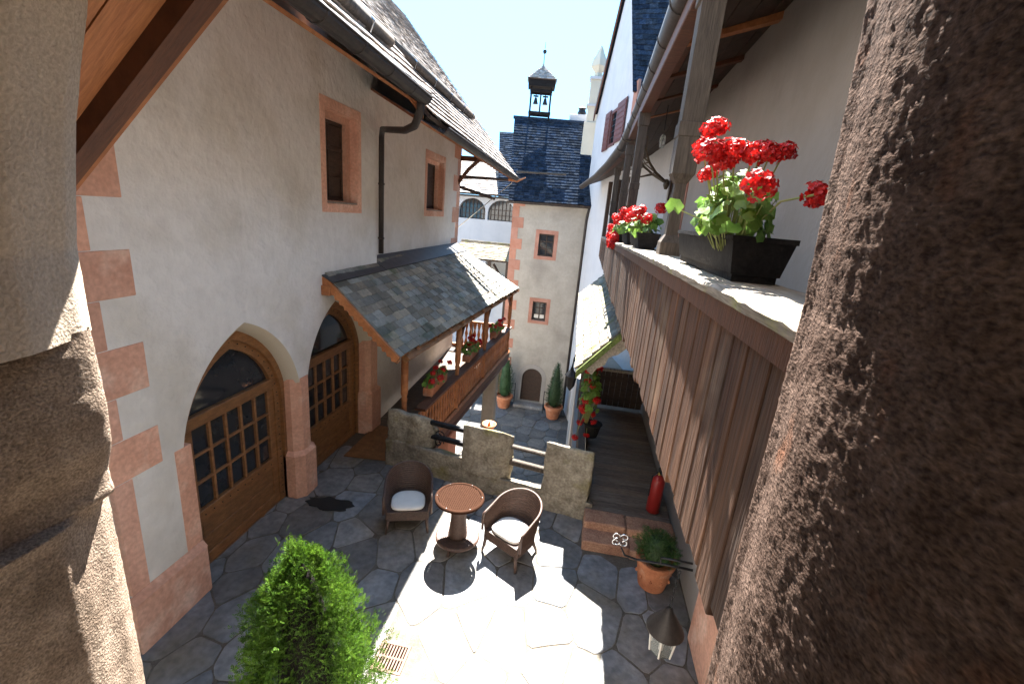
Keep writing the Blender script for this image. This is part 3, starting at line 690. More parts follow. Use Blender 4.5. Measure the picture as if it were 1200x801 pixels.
# roof of the camera's building jutting out at upper left
eave = thing('overhanging_roof', 'wooden roof overhang with dark edge beam at the upper left', 'roof', (-1.4, 1.2, 4.6))
QS = .72; ra = Vector((-2.62*QS, 1.6*QS, H-.50*QS)); rb = Vector((-.2*QS, 1.6*QS, H+1.66*QS))
U_ = (rb-ra).normalized(); Nn = Vector((-U_.z, 0, U_.x))
def rp(t, y, n): return Vector((lin(ra.x, rb.x, t), y, lin(ra.z, rb.z, t)))+Nn*n
for i in range(3):
    y0, y1 = (1.56-(i+1)*.2)*QS, (1.56-i*.2)*QS-.005
    quadslab(MB(), rp(0, y0, .03), rp(1, y0, .03), rp(1, y1, .03), rp(0, y1, .03), .02).build('soffit_board', 'wood_board', eave)
m = MB(); a = [rp(0, 1.50*QS, -.02), rp(1, 1.50*QS, -.02), rp(1, 1.58*QS, -.02), rp(0, 1.58*QS, -.02)]
quadslab(m, *a, .09); m.build('edge_beam', 'wood_beam', eave)
m = MB(); a = [rp(0, 1.582*QS, -.012), rp(1, 1.582*QS, -.012), rp(1, 1.61*QS, -.012), rp(0, 1.61*QS, -.012)]; quadslab(m, *a, .075); m.build('fascia', 'wood_orange', eave)
tiles(eave, 'roof_shingle', tuple(rp(0, 1.18, .13)), tuple(rp(1, 1.18, .13)), tuple(rp(0, .74, .13)), tuple(rp(1, .74, .13)), .17, .2, 'shingle', th=.018, maxind=60)

# ------------------------------------------------------------------ covered gallery on the left
gal = thing('covered_gallery', 'carved wooden gallery under a slate lean-to roof on the left house', 'gallery', (-2.8, 9.5, 0))
e0, e1, t0, t1 = Vector((-2.46, 5.78, 2.10)), Vector((-1.83, 13.2, 2.10)), Vector((-3.60, 5.82, 3.17)), Vector((-3.62, 12.85, 3.16))
tiles(gal, 'slate', e0, e1, t0, t1, .26, .155, 'slate', th=.012, maxind=300, jit=.25)
MB().box((-3.80, 7.45, 3.08), (-3.6, 13.0, 3.12)).build('roof_infill', 'lead', gal)
m = MB(); quadslab(m, (-3.61, 5.74, 3.15), (-3.61, 7.5, 3.15), (-3.44, 7.5, 3.065), (-3.44, 5.74, 3.065), -.02); quadslab(m, (-3.80, 7.45, 3.26), (-3.80, 13.0, 3.26), (-3.44, 12.9, 3.07), (-3.44, 7.45, 3.07), -.02)
m.build('flashing', 'lead', gal)
# rake boards with scalloped edge, seen at the near end
def rake(y, a, b, nm='rake_board'):
    n = 16; poly = []; L_ = (Vector(b)-Vector(a)).length; dd = (Vector(b)-Vector(a)).normalized(); up = Vector((-dd.z, 0, dd.x)); up = up if up.z > 0 else -up
    fr = frame(a, dd, (0, -1, 0), up)
    top_ = [(0, .02), (L_, .02)]; bot = [(L_*(1-i/(n*2)), -.075-.035*abs(math.sin(i*PI/2))) for i in range(n*2+1)]
    MB().prism(top_+bot, [], fr, 0, .045).build(nm, 'wood_orange', gal)
rake(5.76, (-2.44, 5.77, 2.08), (-3.60, 5.80, 3.14))
for i, f in enumerate((0, .5, 1)): pass
MB().box((-3.75, 5.72, 2.88), (-3.48, 5.90, 3.02), .01).build('purlin', 'wood_orange', gal)
# eave plate and rafters
def railp(t, z, dx=0): return Vector((lin(-2.47, -2.02, t)+dx, lin(6.05, 13.15, t), z))
MB().tube([railp(0, 1.98), railp(1, 1.98, .08)], .07, 4).build('eave_plate', 'wood_door', gal)
for i in range(12):
    t = i/11; a = vl(e0, e1, t)-Vector((0, 0, .09)); b = vl(t0, t1, t)-Vector((0, 0, .09)); MB().tube([a, b], .045, 4).build('rafter', 'wood_door', gal)
postprof = [(.065, 0), (.065, .35), (.045, .40), (.05, .5), (.065, .62), (.05, .8), (.042, 1.0), (.055, 1.08), (.042, 1.12), (.062, 1.2), (.062, 2.0)]
pm = MB().lathe(postprof, seg=10).mesh('post', 'wood_orange', smooth=True)
for t in (.34, .62, .985): piece('post', pm, Matrix.Translation(railp(t, 0)), gal)
piece('post', pm, Matrix.Translation((-2.68, 6.55, 0)), gal)
for t in (.34, .62, .985): MB().tube([railp(t, 1.55), railp(t-.06 if t > .9 else t+.05, 1.95)], .03, 5).build('brace', 'wood_beam', gal)
# floor, beams
for i in range(9):
    xa0, xa1 = lin(-3.62, -2.42, i/9), lin(-3.62, -2.42, (i+1)/9)-.006; xb0, xb1 = lin(-3.8, -1.97, i/9), lin(-3.8, -1.97, (i+1)/9)-.006
    quadslab(MB(), (xa0, 6.5, .0), (xa1, 6.5, .0), (xb1, 13.2, .0), (xb0, 13.2, .0), .035).build('floor_board', 'wood_walk', gal)
quadslab(MB(), (-3.60, 6.2, .036), (-2.65, 6.3, .036), (-2.62, 7.4, .036), (-3.60, 7.4, .036), .012).build('threshold', 'wood_door', gal)
for dx in (0, -.9): MB().tube([railp(.09, -.14, dx), railp(1, -.14, dx)], .11, 4).build('floor_beam', 'wood_beam', gal)
m = MB(); m.tube([railp(.09, .11, .04), railp(1, .11, .04)], .05, 4); m.build('bottom_rail', 'wood_orange', gal)
quadslab(MB(), railp(.085, .86, -.10), railp(.085, .86, .09), railp(1, .86, .09), railp(1, .86, -.10), .045).build('top_rail', 'wood_beam', gal)
quadslab(MB(), railp(.09, -.07, .055), railp(1, -.07, .055), railp(1, .12, .055), railp(.09, .12, .055), .02).build('skirt_board', 'wood_beam', gal)
dirr = (railp(1, 0)-railp(0, 0)).normalized(); ang = math.atan2(dirr.y, dirr.x); LR = (railp(1, 0)-railp(0, 0)).length
# sawn balusters: waisted boards that leave diamond gaps
bp = [(-.055, 0), (.055, 0), (.055, .08), (.02, .22), (.05, .36), (.02, .50), (.055, .66), (.055, .72), (-.055, .72), (-.055, .66), (-.02, .50), (-.05, .36), (-.02, .22), (-.055, .08)]
fb_ = frame((0, 0, 0), (1, 0, 0), (0, -1, 0)); bal = MB().prism(bp, [], fb_, -.012, .012).mesh('baluster', 'wood_orange')
fs2 = MB().prism([(-.09, 0), (-.055, 0), (.09, .72), (.055, .72)], [], fb_, -.008, .008).mesh('lattice_slat', 'wood_orange')
nb = 52
for i in range(4, nb):
    p = railp((i+.5)/nb, .13); piece('baluster', bal, Matrix.Translation(p) @ Matrix.Rotation(ang, 4, 'Z'), gal)
# end rail across the far end, backlit
for i in range(12):
    piece('baluster', bal, Matrix.Translation((lin(-3.7, -2.1, (i+.5)/12), 13.15, .15)), gal)
MB().box((-3.8, 13.1, .87), (-2.0, 13.2, .93)).build('end_rail', 'wood_orange', gal)
MB().box((-3.8, 13.1, .06), (-2.0, 13.2, .15)).build('end_rail', 'wood_orange', gal)
# pink support pillar and stone under the gallery
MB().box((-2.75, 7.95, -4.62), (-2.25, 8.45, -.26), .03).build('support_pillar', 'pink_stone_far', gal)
MB().box((-2.6, 12.6, -4.62), (-2.2, 13.0, -.26), .03).build('support_pillar', 'plaster_tower', gal)

# ------------------------------------------------------------------ battlement wall
bw = thing('battlement_wall', 'weathered stone parapet with three merlons at the terrace edge', 'wall', (-1.1, 5.9, 0))
va = Vector((-2.86, 6.22, 0)); vb = Vector((.55, 5.66, 0)); U2 = (vb-va).normalized(); N2 = Vector((U2.y, -U2.x, 0)); TH = .30
Mw = Matrix(((U2.x, -N2.x, 0, va.x), (U2.y, -N2.y, 0, va.y), (0, 0, 1, 0), (0, 0, 0, 1)))
WLn = (vb-va).length
def Mslope(h): return Mw @ Matrix(((1, 0, 0, 0), (0, 1, 0, 0), (0, -.42, 1, 0), (0, 0, 0, 1)))
rockbox('wall_base', (0, 0, -.02), (1.52, TH, .50), 'merlon_stone', bw, 1, amp=.02, freq=4, M=Mslope(.5))
rockbox('wall_base', (1.5, 0, -.02), (WLn, TH, .33), 'merlon_stone', bw, 2, amp=.02, freq=4, M=Mslope(.33))
rockbox('wall_foot', (0.1, .03, -4.6), (WLn-.02, TH-.03, -.02), 'rock_body', bw, 3, amp=.03, freq=2, M=Mw)
def merlon(u0, u1, z0, z1, seed, rnd, chamf=.1, amp=.03):
    o = rockbox('merlon', (u0, -.004, z0), (u1, TH+.004, z1), 'merlon_stone', bw, seed, amp=amp, freq=3.2, rnd=rnd)
    me = o.data
    for v in me.vertices:
        f = max(0, v.co.x-(u1-.16))/.16                     # the right end is splayed backwards
        if v.co.y < TH*.5: v.co.y += f*chamf
        v.co.z -= .15*max(0, v.co.y/TH)*max(0, (v.co.z-z0)/(z1-z0))
    me.transform(Mw); return o
merlon(.02, .80, .42, 1.06, 4, .075, .14, .045); merlon(1.38, 2.14, .27, 1.09, 5, .03, .13, .024); merlon(2.68, 3.38, .27, 1.13, 6, .03, .0, .024)
def rail(u0, u1, z, r, m_='wood_post', nm='rail', h=.09):
    MB().box((u0, .12, z), (u1, .20, z+h), .012, Mw).build(nm, m_, bw)
rail(.74, 1.42, .86, .05, 'iron', h=.07); rail(.74, 1.42, .62, .05, 'iron', h=.07)
rail(2.1, 2.72, .80, .04, 'wood_post', h=.05); rail(2.1, 2.72, .52, .04, 'wood_post', h=.09)
for k in range(2):
    sc_ = MB(); c0 = Mw @ Vector((.90, .16, .70-.14*k)); pts = []
    for i in range(22):
        a = i/21*2.6*PI; r = .085*(1-i/26); pts.append(c0+Vector((math.cos(a)*r, 0, math.sin(a)*r*1.0)))
    sc_.tube(pts, .009, 5); sc_.build('scroll', 'iron', bw)

# ------------------------------------------------------------------ wicker furniture
def chair(name, label):
    t = thing(name, label, 'armchair', (0, 0, 0), 'wicker armchairs at the round table')
    W, Dp = .30, .27                        # half widths; front towards -y
    def plan(s, e=0):                       # s in 0..1 round the back from front-left arm to front-right arm
        a = PI*(1-s) if False else None
        L1 = .30; arc = PI*(W); tot = 2*L1+arc; d = s*tot
        if d < L1: return (-(W+e), -.26+d)
        if d > tot-L1: return ((W+e), -.26+(tot-d))
        th = PI-(d-L1)/W; return ((W+e)*math.cos(th), .04+(W+e)*math.sin(th))
    def topz(s): b = math.sin(PI*s); return .63+.21*(b**1.3)
    nu, nv = 72, 27; vs = []; fs = []
    for layer in (0, 1):
        for j in range(nv):
            for i in range(nu):
                s = i/(nu-1); zz = lin(.36, topz(s), j/(nv-1)); flare = .045*(j/(nv-1))
                rib = (.006 if j % 2 else -.004)*(1 if layer else -1); x, y = plan(s, flare+rib+(.022 if layer else 0)); vs.append((x, y+ (j/(nv-1))*.03*math.sin(PI*s), zz))
    n0 = nu*nv
    for l in (0, 1):
        for j in range(nv-1):
            for i in range(nu-1):
                q = (l*n0+j*nu+i, l*n0+j*nu+i+1, l*n0+(j+1)*nu+i+1, l*n0+(j+1)*nu+i); fs.append(q)
    for i in range(nu-1): fs += [((nv-1)*nu+i, (nv-1)*nu+i+1, n0+(nv-1)*nu+i+1, n0+(nv-1)*nu+i), (i, i+1, n0+i+1, n0+i)]
    for i in (0, nu-1):
        for j in range(nv-1): fs.append((j*nu+i, (j+1)*nu+i, n0+(j+1)*nu+i, n0+j*nu+i))
    MB().add(vs, fs).build('backrest', 'wicker', t)
    rim = []
    for i in range(49):
        s = i/48; x, y = plan(s, .055); rim.append((x, y+.03*math.sin(PI*s), topz(s)+.008))
    rim = [(rim[0][0], rim[0][1]-.01, .36)]+[(rim[0][0], rim[0][1]-.012, .55)]+rim+[(rim[-1][0], rim[-1][1]-.012, .55)]+[(rim[-1][0], rim[-1][1]-.01, .36)]
    MB().tube(rim, .019, 8).build('arm_rim', 'wicker', t, smooth=True)
    # apron with horizontal ribs
    m = MB()
    for k in range(7):
        zz = .245+k*.022; pts = [(-.30, -.262, zz), (.30, -.262, zz)]; m.tube(pts, .0125, 6)
        m.tube([plan(i/20, .012)+(zz,) for i in range(21)], .0125, 6)
    m.build('apron', 'wicker', t)
    sb_ = MB(); poly = [plan(i/30, -.012) for i in range(31)]; sb_.prism(poly, [], frame((0, 0, 0), (1, 0, 0), (0, 0, 1), (0, 1, 0)), .36, .385); sb_.build('seat', 'wicker', t)
    for sx in (-1, 1):
        MB().tube([(sx*.285, -.25, .26), (sx*.30, -.262, .12), (sx*.315, -.275, .012)], [.03, .024, .018], 8).build('leg', 'wicker', t, smooth=True)
        MB().tube([(sx*.225, .21, .26), (sx*.25, .25, .12), (sx*.27, .29, .012)], [.03, .024, .018], 8).build('leg', 'wicker', t, smooth=True)
        for p in ((sx*.315, -.275), (sx*.27, .29)): MB().lathe([(.016, 0), (.018, .012)], (p[0], p[1], 0), 10).build('foot_cap', 'steel', t)
    return t
def cushion(label):
    # rounded-corner pad with a swollen top
    mb = MB(); n = 44; rings = []
    def outl(k, s):
        a = 2*PI*k/n; c_, s_ = math.cos(a), math.sin(a); e = 4.0 if s_ < 0 else 2.4
        r = (abs(c_)**e+abs(s_)**e)**(-1/e); return (.262*r*c_*s, -.015+.235*r*s_*s)
    for s, z in ((.90, 0), (.985, .012), (1.0, .028), (.985, .048), (.93, .060), (.75, .068), (.45, .070), (.15, .070)): rings.append([outl(k, s)+(z,) for k in range(n)])
    vs = [p for r in rings for p in r]; fs = [(j*n+i, j*n+(i+1) % n, (j+1)*n+(i+1) % n, (j+1)*n+i) for j in range(len(rings)-1) for i in range(n)]+[tuple(range(n))[::-1], tuple(range((len(rings)-1)*n, len(rings)*n))]
    o = mb.add(vs, fs).build('seat_cushion', 'cushion', None, smooth=True); tag(o, label, 'cushion', 'seat cushions on the wicker armchairs'); return o
def zpx(px, py, z):
    d = rr*((px-600)/520)-uu*((py-400.5)/520)+fw; return Vector(EYE)+d*((z-H)/d.z)
cl, cr = chair('wicker_armchair', 'dark wicker armchair in shade left of the round table'), None
def copytree(o, parent=None):
    c = o.copy(); C.objects.link(c)
    if parent: c.parent = parent
    for ch in list(o.children): copytree(ch, c)
    return c
cr = copytree(cl); cr['label'] = 'dark wicker armchair right of the round table with sunlit rim'
cl.location = (-1.94, 5.02, .02); cl.rotation_euler = (0, 0, .33)
cr.location = (-.47, 4.83, .02); cr.rotation_euler = (0, 0, -.52)
for o_ in (cl, cr): o_.scale = (.86, .86, .85); o_.location.y -= .06
for ch, lb in ((cl, 'pale seat cushion on the shaded left armchair'), (cr, 'white seat cushion glaring in sun on the right armchair')):
    cu = cushion(lb); cu.location = Vector(ch.location)+Vector((0, 0, .385*.85)); cu.rotation_euler = ch.rotation_euler; cu.scale = ch.scale
tbx, tby = -1.165, 4.71
tab = thing('round_table', 'round brown slatted table between the two wicker armchairs', 'table', (tbx, tby, .02))
def at(mb): return mb
m = MB(); m.lathe([(.300, .690), (.312, .700), (.312, .722), (.300, .732), (.272, .732), (.268, .715), (.268, .690)], seg=48, cap=False)
m.add(*(lambda n=48: ([], []))())
def tbuild(mb, nm, mt, smooth=False):
    me = mb.mesh(nm, mt, smooth); o = bpy.data.objects.new(nm, me); C.objects.link(o); o.parent = tab; return o
tbuild(m, 'rim', 'wicker_top', True)
ns = 24
for i in range(ns):                          # slats: left half one way, right half the other, in quarter fields
    x = lin(-.262, .262, (i+.5)/ns); hl = math.sqrt(max(.0001, .268**2-x*x))
    A_ = (x*math.cos(.5), x*math.sin(.5))
    mm = Matrix.Rotation(.55 if True else 0, 4, 'Z')
    tbuild(MB().box((x-.0090, -hl, .708), (x+.0090, hl, .726), 0, mm), 'slat', 'wicker_top')
for q in range(2): tbuild(MB().box((-.26, -.05+q*.1-.012, .694), (.26, -.05+q*.1+.012, .707)), 'slat_bearer', 'wicker')
m = MB(); prof = []
for k in range(40): zz = lin(.17, .70, k/39); prof.append((lin(.095, .082, abs(k/39-.5)*0)+.035*abs(k/39-.5)**1.5*2+(.004 if k % 2 else 0), zz))
m.lathe(prof, seg=28); tbuild(m, 'pedestal', 'wicker', True)
m = MB(); prof = [(.02, .165), (.27, .165), (.285, .15), (.285, .13), (.27, .115), (.02, .115)]; m.lathe(prof, seg=48); tbuild(m, 'lower_disc', 'wicker', False)
m = MB()
for k in range(9): r = .06+k*.025; m.lathe([(r-.008, .166), (r, .172), (r+.008, .166)], seg=40, cap=False)
tbuild(m, 'lower_disc_weave', 'wicker', True)
for k in range(3):
    a = k*2*PI/3+.3; tbuild(MB().tube([(math.cos(a)*.20, math.sin(a)*.20, .12), (math.cos(a)*.235, math.sin(a)*.235, .0)], [.022, .016], 8), 'foot', 'wicker', True)
for k in range(6):
    a = k*PI/3+.2; tbuild(MB().lathe([(.006, .732), (.004, .737)], (math.cos(a)*.285, math.sin(a)*.285, 0), 6), 'stud', 'steel')

# ------------------------------------------------------------------ foliage generators
def sprays(mb, pts, size, R, leaf=5, up=.5, flat=.35):
    for p, n in pts:
        n = Vector(n); d = (n+Vector((R.uniform(-.5, .5), R.uniform(-.5, .5), up+R.uniform(-.2, .5)))).normalized()
        s = d.cross(Vector((R.uniform(-1, 1), R.uniform(-1, 1), R.uniform(-1, 1)))).normalized(); sz = size*R.uniform(.6, 1.25); p = Vector(p)
        for k in range(leaf):
            t = k/(leaf-1); b = p+d*sz*t*.55; sgn = 1 if k % 2 else -1
            tip = b+(d*.6+s*sgn*(.75-.55*t)).normalized()*sz*(.5-.2*t); wd = (tip-b).cross(d.cross(s)).normalized()*sz*.085
            i = len(mb.v); mb.v += [tuple(b-wd*.4), tuple((b+tip)/2-wd), tuple(tip), tuple((b+tip)/2+wd)]; mb.f.append((i, i+1, i+2, i+3))
def crown_pts(R, n, axis, prof, lobes, fill=.55):
    """points in a revolved crown, with bumps; prof: list (z, r)"""
    out = []
    z0, z1 = prof[0][0], prof[-1][0]
    def rad(z):
        for (a, ra_), (b, rb_) in zip(prof, prof[1:]):
            if z <= b: return ra_+(rb_-ra_)*(z-a)/(b-a)
        return prof[-1][1]
    rmax = max(p[1] for p in prof)
    while len(out) < n:
        z = R.uniform(z0, z1); r = rad(z)
        if R.random() > r/rmax+.08: continue
        a = R.uniform(0, 2*PI); bump = 1+lobes*noise.fractal(Vector((math.cos(a)*1.3, math.sin(a)*1.3, z*2.6))*2.2, 1, 2, 3)
        q = R.uniform(fill, 1)**.5; rr_ = r*bump*q
        nx, ny = math.cos(a), math.sin(a); out.append(((axis[0]+nx*rr_, axis[1]+ny*rr_, axis[2]+z), (nx, ny, .25)))
    return out
R = random.Random(21)
th = thing('conifer_shrub', 'bright green bushy conifer in the foreground below the arch', 'shrub', (-1.45, 2.02, 0))
ax = (-1.45, 2.0, 0)
profT = [(.35, .36), (.8, .42), (1.2, .41), (1.5, .36), (1.75, .29), (1.95, .205), (2.08, .115), (2.16, .03)]
core = MB().lathe([(.02, .3)]+[(r*.45, z-.1) for z, r in profT], (ax[0], ax[1], 0), 16); core.build('inner_branches', 'wood_black', th, smooth=True)
for (ox, oy, oz, zf) in ((0, 0, 0, 1), (.12, .06, -.10, .92), (-.02, -.09, -.02, 1)):
    pass
m = MB(); pts = crown_pts(R, 26000, ax, profT, .5, .28); sprays(m, pts, .042, R, 5, up=.9)
# separate leading tips
for (tx, ty, tz, r) in ((-.05, .0, 2.12, .085), (.075, .03, 2.11, .05), (-.13, .02, 1.95, .085), (.155, .0, 1.98, .07), (.02, -.10, 1.95, .10), (.22, -.05, 1.70, .09), (-.22, 0, 1.72, .08), (.27, -.05, 1.4, .09), (-.28, -.03, 1.45, .09)):
    sprays(m, [((ax[0]+tx+R.gauss(0, r*.4), ax[1]+ty+R.gauss(0, r*.4), tz+R.gauss(0, r*.6)), (R.uniform(-1, 1), R.uniform(-1, 1), .8)) for _ in range(330)], .044, R, 5, up=.9)
m.build('crown', 'thuja', th, fix=False)
MB().tube([(ax[0], ax[1], .25), (ax[0], ax[1], 1.0)], [.05, .02], 8).build('trunk', 'bark', th)
MB().lathe([(.20, 0), (.27, .36), (.30, .36), (.30, .42), (.26, .42), (.25, .36)], (ax[0], ax[1], .02), 24).build('pot', 'terracotta', th, smooth=False)

def cone_pot(x, y, z, h, label, hh=.5):
    t = thing('potted_cypress', label, 'potted tree', (x, y, z), 'cone shaped cypresses beside the tower door')
    MB().lathe([(.26, 0), (.37, .48), (.42, .5), (.42, .62), (.36, .62), (.35, .52)], (x, y, z), 20).build('pot', 'terracotta', t)
    MB().tube([(x, y, z+.4), (x, y, z+1.2)], .04, 6).build('trunk', 'bark', t)
    pf = [(0, .20), (.15, .32), (h*.3, .36), (h*.6, .25), (h*.85, .12), (h, .02)]
    MB().lathe([(r*.75, q) for q, r in pf], (x, y, z+.6), 12).build('inner_branches', 'foliage_dark', t, smooth=True)
    m = MB(); sprays(m, crown_pts(R, 1500, (x, y, z+.6), pf, .25, .5), .11, R, 3); m.build('crown', 'foliage_dark', t, fix=False)
# leaf and floret shapes for geraniums
def leafmesh():
    mb = MB(); n = 12; vs = [(0, 0, 0)]
    for k in range(n):
        a = 2*PI*k/n-PI/2; r = (1.0 if k % 2 else .84); r *= .45 if k == 0 else 1
        vs.append((math.cos(a)*r, math.sin(a)*r+.1, .16*r*math.cos(a*2.5)+.10)); 
    mb.add(vs, [(0, 1+k, 1+(k+1) % n) for k in range(n)]); return mb.mesh('leaf', 'geranium_leaf', True, fix=False)
LEAF = leafmesh()
def headmesh(seed, nfl=34, m_='petal'):
    Rh = random.Random(seed); mb = MB()
    for k in range(nfl):
        z = 1-1.55*(k+.5)/nfl; ph = k*2.39996+Rh.uniform(-.2, .2); q = math.sqrt(max(0, 1-z*z)); d = Vector((q*math.cos(ph), q*math.sin(ph), z)); c_ = d*Rh.uniform(.55, 1.0)
        x = d.orthogonal().normalized(); x.rotate(Matrix.Rotation(Rh.uniform(0, 6), 3, d)); y = d.cross(x)
        for p in range(5):
            a = p*2*PI/5; e = (x*math.cos(a)+y*math.sin(a)); f_ = d.cross(e); s = Rh.uniform(.26, .36)
            i = len(mb.v); mb.v += [tuple(c_-d*.05), tuple(c_+e*s*.55+f_*s*.42+d*.05), tuple(c_+e*s+f_*s*.25+d*Rh.uniform(.0, .12)), tuple(c_+e*s-f_*s*.25+d*Rh.uniform(.0, .12)), tuple(c_+e*s*.55-f_*s*.42+d*.05)]
            mb.f.append((i, i+1, i+2, i+3, i+4))
    return mb.mesh('flower_head', m_, False, fix=False)
HEADS = [headmesh(s) for s in (1, 2, 3)]
def geranium(t, c, ext, nleaf, heads, seed, leafr=.034, base=None, droop=.0):
    """leaves spread over an ellipsoid of half size ext about c, flower heads at given points"""
    Rg = random.Random(seed); c = Vector(c)
    st_ = MB()
    for k in range(nleaf):
        a = Rg.uniform(0, 2*PI); el = math.asin(Rg.uniform(-.35, 1)); q = Rg.uniform(.45, 1)**.5
        d = Vector((math.cos(a)*math.cos(el), math.sin(a)*math.cos(el), math.sin(el))); p = c+Vector((d.x*ext[0], d.y*ext[1], d.z*ext[2]))*q
        n = (d*.7+Vector((Rg.uniform(-.6, .6), Rg.uniform(-.9, .3), Rg.uniform(.1, 1)))).normalized()
        M = n.to_track_quat('Z', 'Y').to_matrix().to_4x4(); s = leafr*Rg.uniform(.55, 1.2)
        piece('leaf', LEAF, Matrix.Translation(p) @ M @ Matrix.Rotation(Rg.uniform(0, 6.3), 4, 'Z') @ Matrix.Diagonal((s, s, s, 1)), t)
        if k % 2 == 0:
            b = c+Vector((d.x*ext[0]*.2, d.y*ext[1]*.5, -ext[2]*.7)); st_.tube([b, (b+p)/2+Vector((0, 0, .01)), p], .0022, 4)
    for hp, hr in heads:
        hp = Vector(hp); b = Vector((c.x+(hp.x-c.x)*.3, c.y+(hp.y-c.y)*.4, c.z-ext[2]*.4)); st_.tube([b, b.lerp(hp, .5)+Vector((0, 0, .012)), hp], .0032, 5)
        dd = (hp-b).normalized(); M = dd.to_track_quat('Z', 'Y').to_matrix().to_4x4()
        piece('flower_head', HEADS[Rg.randrange(3)], Matrix.Translation(hp) @ M @ Matrix.Diagonal((hr, hr, hr*.85, 1)), t)
    st_.build('stems', 'stem', t, fix=False)
def ray_at(px, py, y):
    d = rr*((px-600)/520)-uu*((py-400.5)/520)+fw; return EYE+d*(y/d.y)
def ray_x(px, py, x):
    d = rr*((px-600)/520)-uu*((py-400.5)/520)+fw; return EYE+d*(x/d.x)

# ------------------------------------------------------------------ gallery on the right: parapet of planks, cap, posts, roof
XP = .49
gr = thing('timber_gallery', 'long weathered plank balcony along the right side with its roof and posts', 'balcony', (1.1, 6, 2.9))
captab = [(0, -.165), (1.2, -.168), (2.5, -.185), (3.5, -.20), (4.9, -.225), (8.2, -.30), (15, -.42), (17, -.45)]
def capz(y): return H+interp(captab, y)
def over(y): return interp([(.5, .040), (1.5, .033), (2.3, .026), (3.8, .019), (7, .009), (16, .003)], y)
# wall the far part of the parapet runs into
KO = .227
def xo(y): return -.1+(20-y)*KO
y = .55; i = 0
while y < 15.6:
    wd = RND.uniform(.11, .19); y1 = min(y+wd, 15.6); zt = capz((y+y1)/2)-.10
    dx = RND.uniform(-.003, .003); bt = H-1.07+RND.uniform(-.03, .03)
    o_ = XP-.04+over((y+y1)/2)+dx*.3
    sk = Matrix(((1, .012, 0, -.012*y), (0, 1, 0, 0), (0, 0, 1, 0), (0, 0, 0, 1)))   # near edge proud: boards skewed so their faces catch the grazing sun
    MB().box((o_, y+.0015, bt), (o_+.026, y1-.0015, zt+.03), .004, sk).build('plank', 'wood_plank', gr); y = y1; i += 1
ys = [.5, 2.2, 4.0, 6, 8.2, 11, 15.6]
for a, b in zip(ys, ys[1:]):
    n = 4; m = MB()
    vs = []
    for yy in (a+.002, b-.002):
        z = capz(yy); o_ = XP-.04+over(yy)*.62; vs += [(o_, yy, z-.115), (XP+.06, yy, z-.115), (XP+.06, yy, z-.042), (o_, yy, z-.042)]
    m.add(vs, [(0, 1, 2, 3), (7, 6, 5, 4), (0, 4, 5, 1), (1, 5, 6, 2), (2, 6, 7, 3), (3, 7, 4, 0)]); m.build('top_beam', 'wood_beam', gr)
# weathered cap boards with ragged outer edge
Rc = random.Random(5); cb = MB()
y = .5
def capboard(y0, y1):
    n = max(3, int((y1-y0)/.06)); vs = []; fs = []
    for i in range(n+1):
        yy = lin(y0+.004, y1-.004, i/n); z = capz(yy); j = Rc.uniform(-.003, .003); k = Rc.uniform(-.004, .004)
        vs += [(XP-.035+j, yy, z-.040), (XP-.040+j, yy, z-.012+k), (XP-.030+j, yy, z+k), (XP+.28, yy, z+k*.3), (XP+.28, yy, z-.04)]
    for i in range(n):
        a = i*5
        for q in range(5): fs.append((a+q, a+(q+1) % 5, a+5+(q+1) % 5, a+5+q))
    fs += [(0, 1, 2, 3, 4), tuple(range(n*5, n*5+5))[::-1]]
    return MB().add(vs, fs)
for a, b in zip(ys, ys[1:]): capboard(a, b).build('cap_board', 'wood_grey', gr)
MB().box((XP+.07, .5, H-1.1), (1.7, 15.5, H-1.0)).build('floor', 'wood_walk', gr)
for k in range(9): MB().box((XP+.065, .7+k*1.6, H-1.22), (1.7, .84+k*1.6, H-1.102)).build('floor_joist', 'wood_post', gr)
# posts
def gpost(x, y, z1, w=.075):
    z0 = capz(y); prof = [(w*.95, z0+.001), (w*.95, z0+.1), (w*.55, z0+.16), (w*.5, z0+.55), (w, z0+.62), (w, z0+.88), (w*1.08, z0+.885), (w*1.08, z0+.98), (w*.95, z0+.985), (w*.95, z1-.2), (w*1.15, z1-.19), (w*1.15, z1)]
    MB().lathe([(r*1.414, z) for r, z in prof], (0, 0, 0), 4, M=Matrix.Translation((x, y, 0)) @ Matrix.Rotation(PI/4, 4, 'Z')).build('post', 'wood_post', gr)
gpost(.66, 3.85, H+1.75, .085); gpost(.66, 8.1, H+1.75, .075); gpost(.64, 10.3, H+1.6, .07); gpost(.58, 13.0, H+1.45, .07)
# eave line of the gallery roof (sweeps down and left with the bend of the house)
eg = [(.56, -.5, 2.0), (.57, 3, 2.0), (.585, 4.9, 2.0), (.62, 7.3, 2.0), (.63, 9.8, 1.98), (.55, 11.6, 1.8), (.34, 13.2, 1.6), (.05, 15.3, 1.45), (-.46, 18.4, 1.3)]
eg = [Vector((a, b, c_+H)) for a, b, c_ in eg]
gm = MB(); seg = 10; vs = []; fs = []
for i, p in enumerate(eg):
    d = (eg[min(i+1, len(eg)-1)]-eg[max(i-1, 0)]).normalized(); s = d.cross(Vector((0, 0, 1))).normalized()
    for rad in (.115, .10):
        for k in range(seg+1): t = PI+PI*k/seg; vs.append(p+s*math.cos(t)*rad+Vector((0, 0, math.sin(t)*rad)))
n = seg+1
for i in range(len(eg)-1):
    a = i*2*n; b = (i+1)*2*n
    for k in range(seg): fs += [(a+k, a+k+1, b+k+1, b+k), (a+n+k, b+n+k, b+n+k+1, a+n+k+1)]
    fs += [(a, b, b+n, a+n), (a+n-1, b+n-1, b+2*n-1, a+2*n-1)]
gm.add(vs, fs).build('gutter', 'gutter', gr, smooth=True)
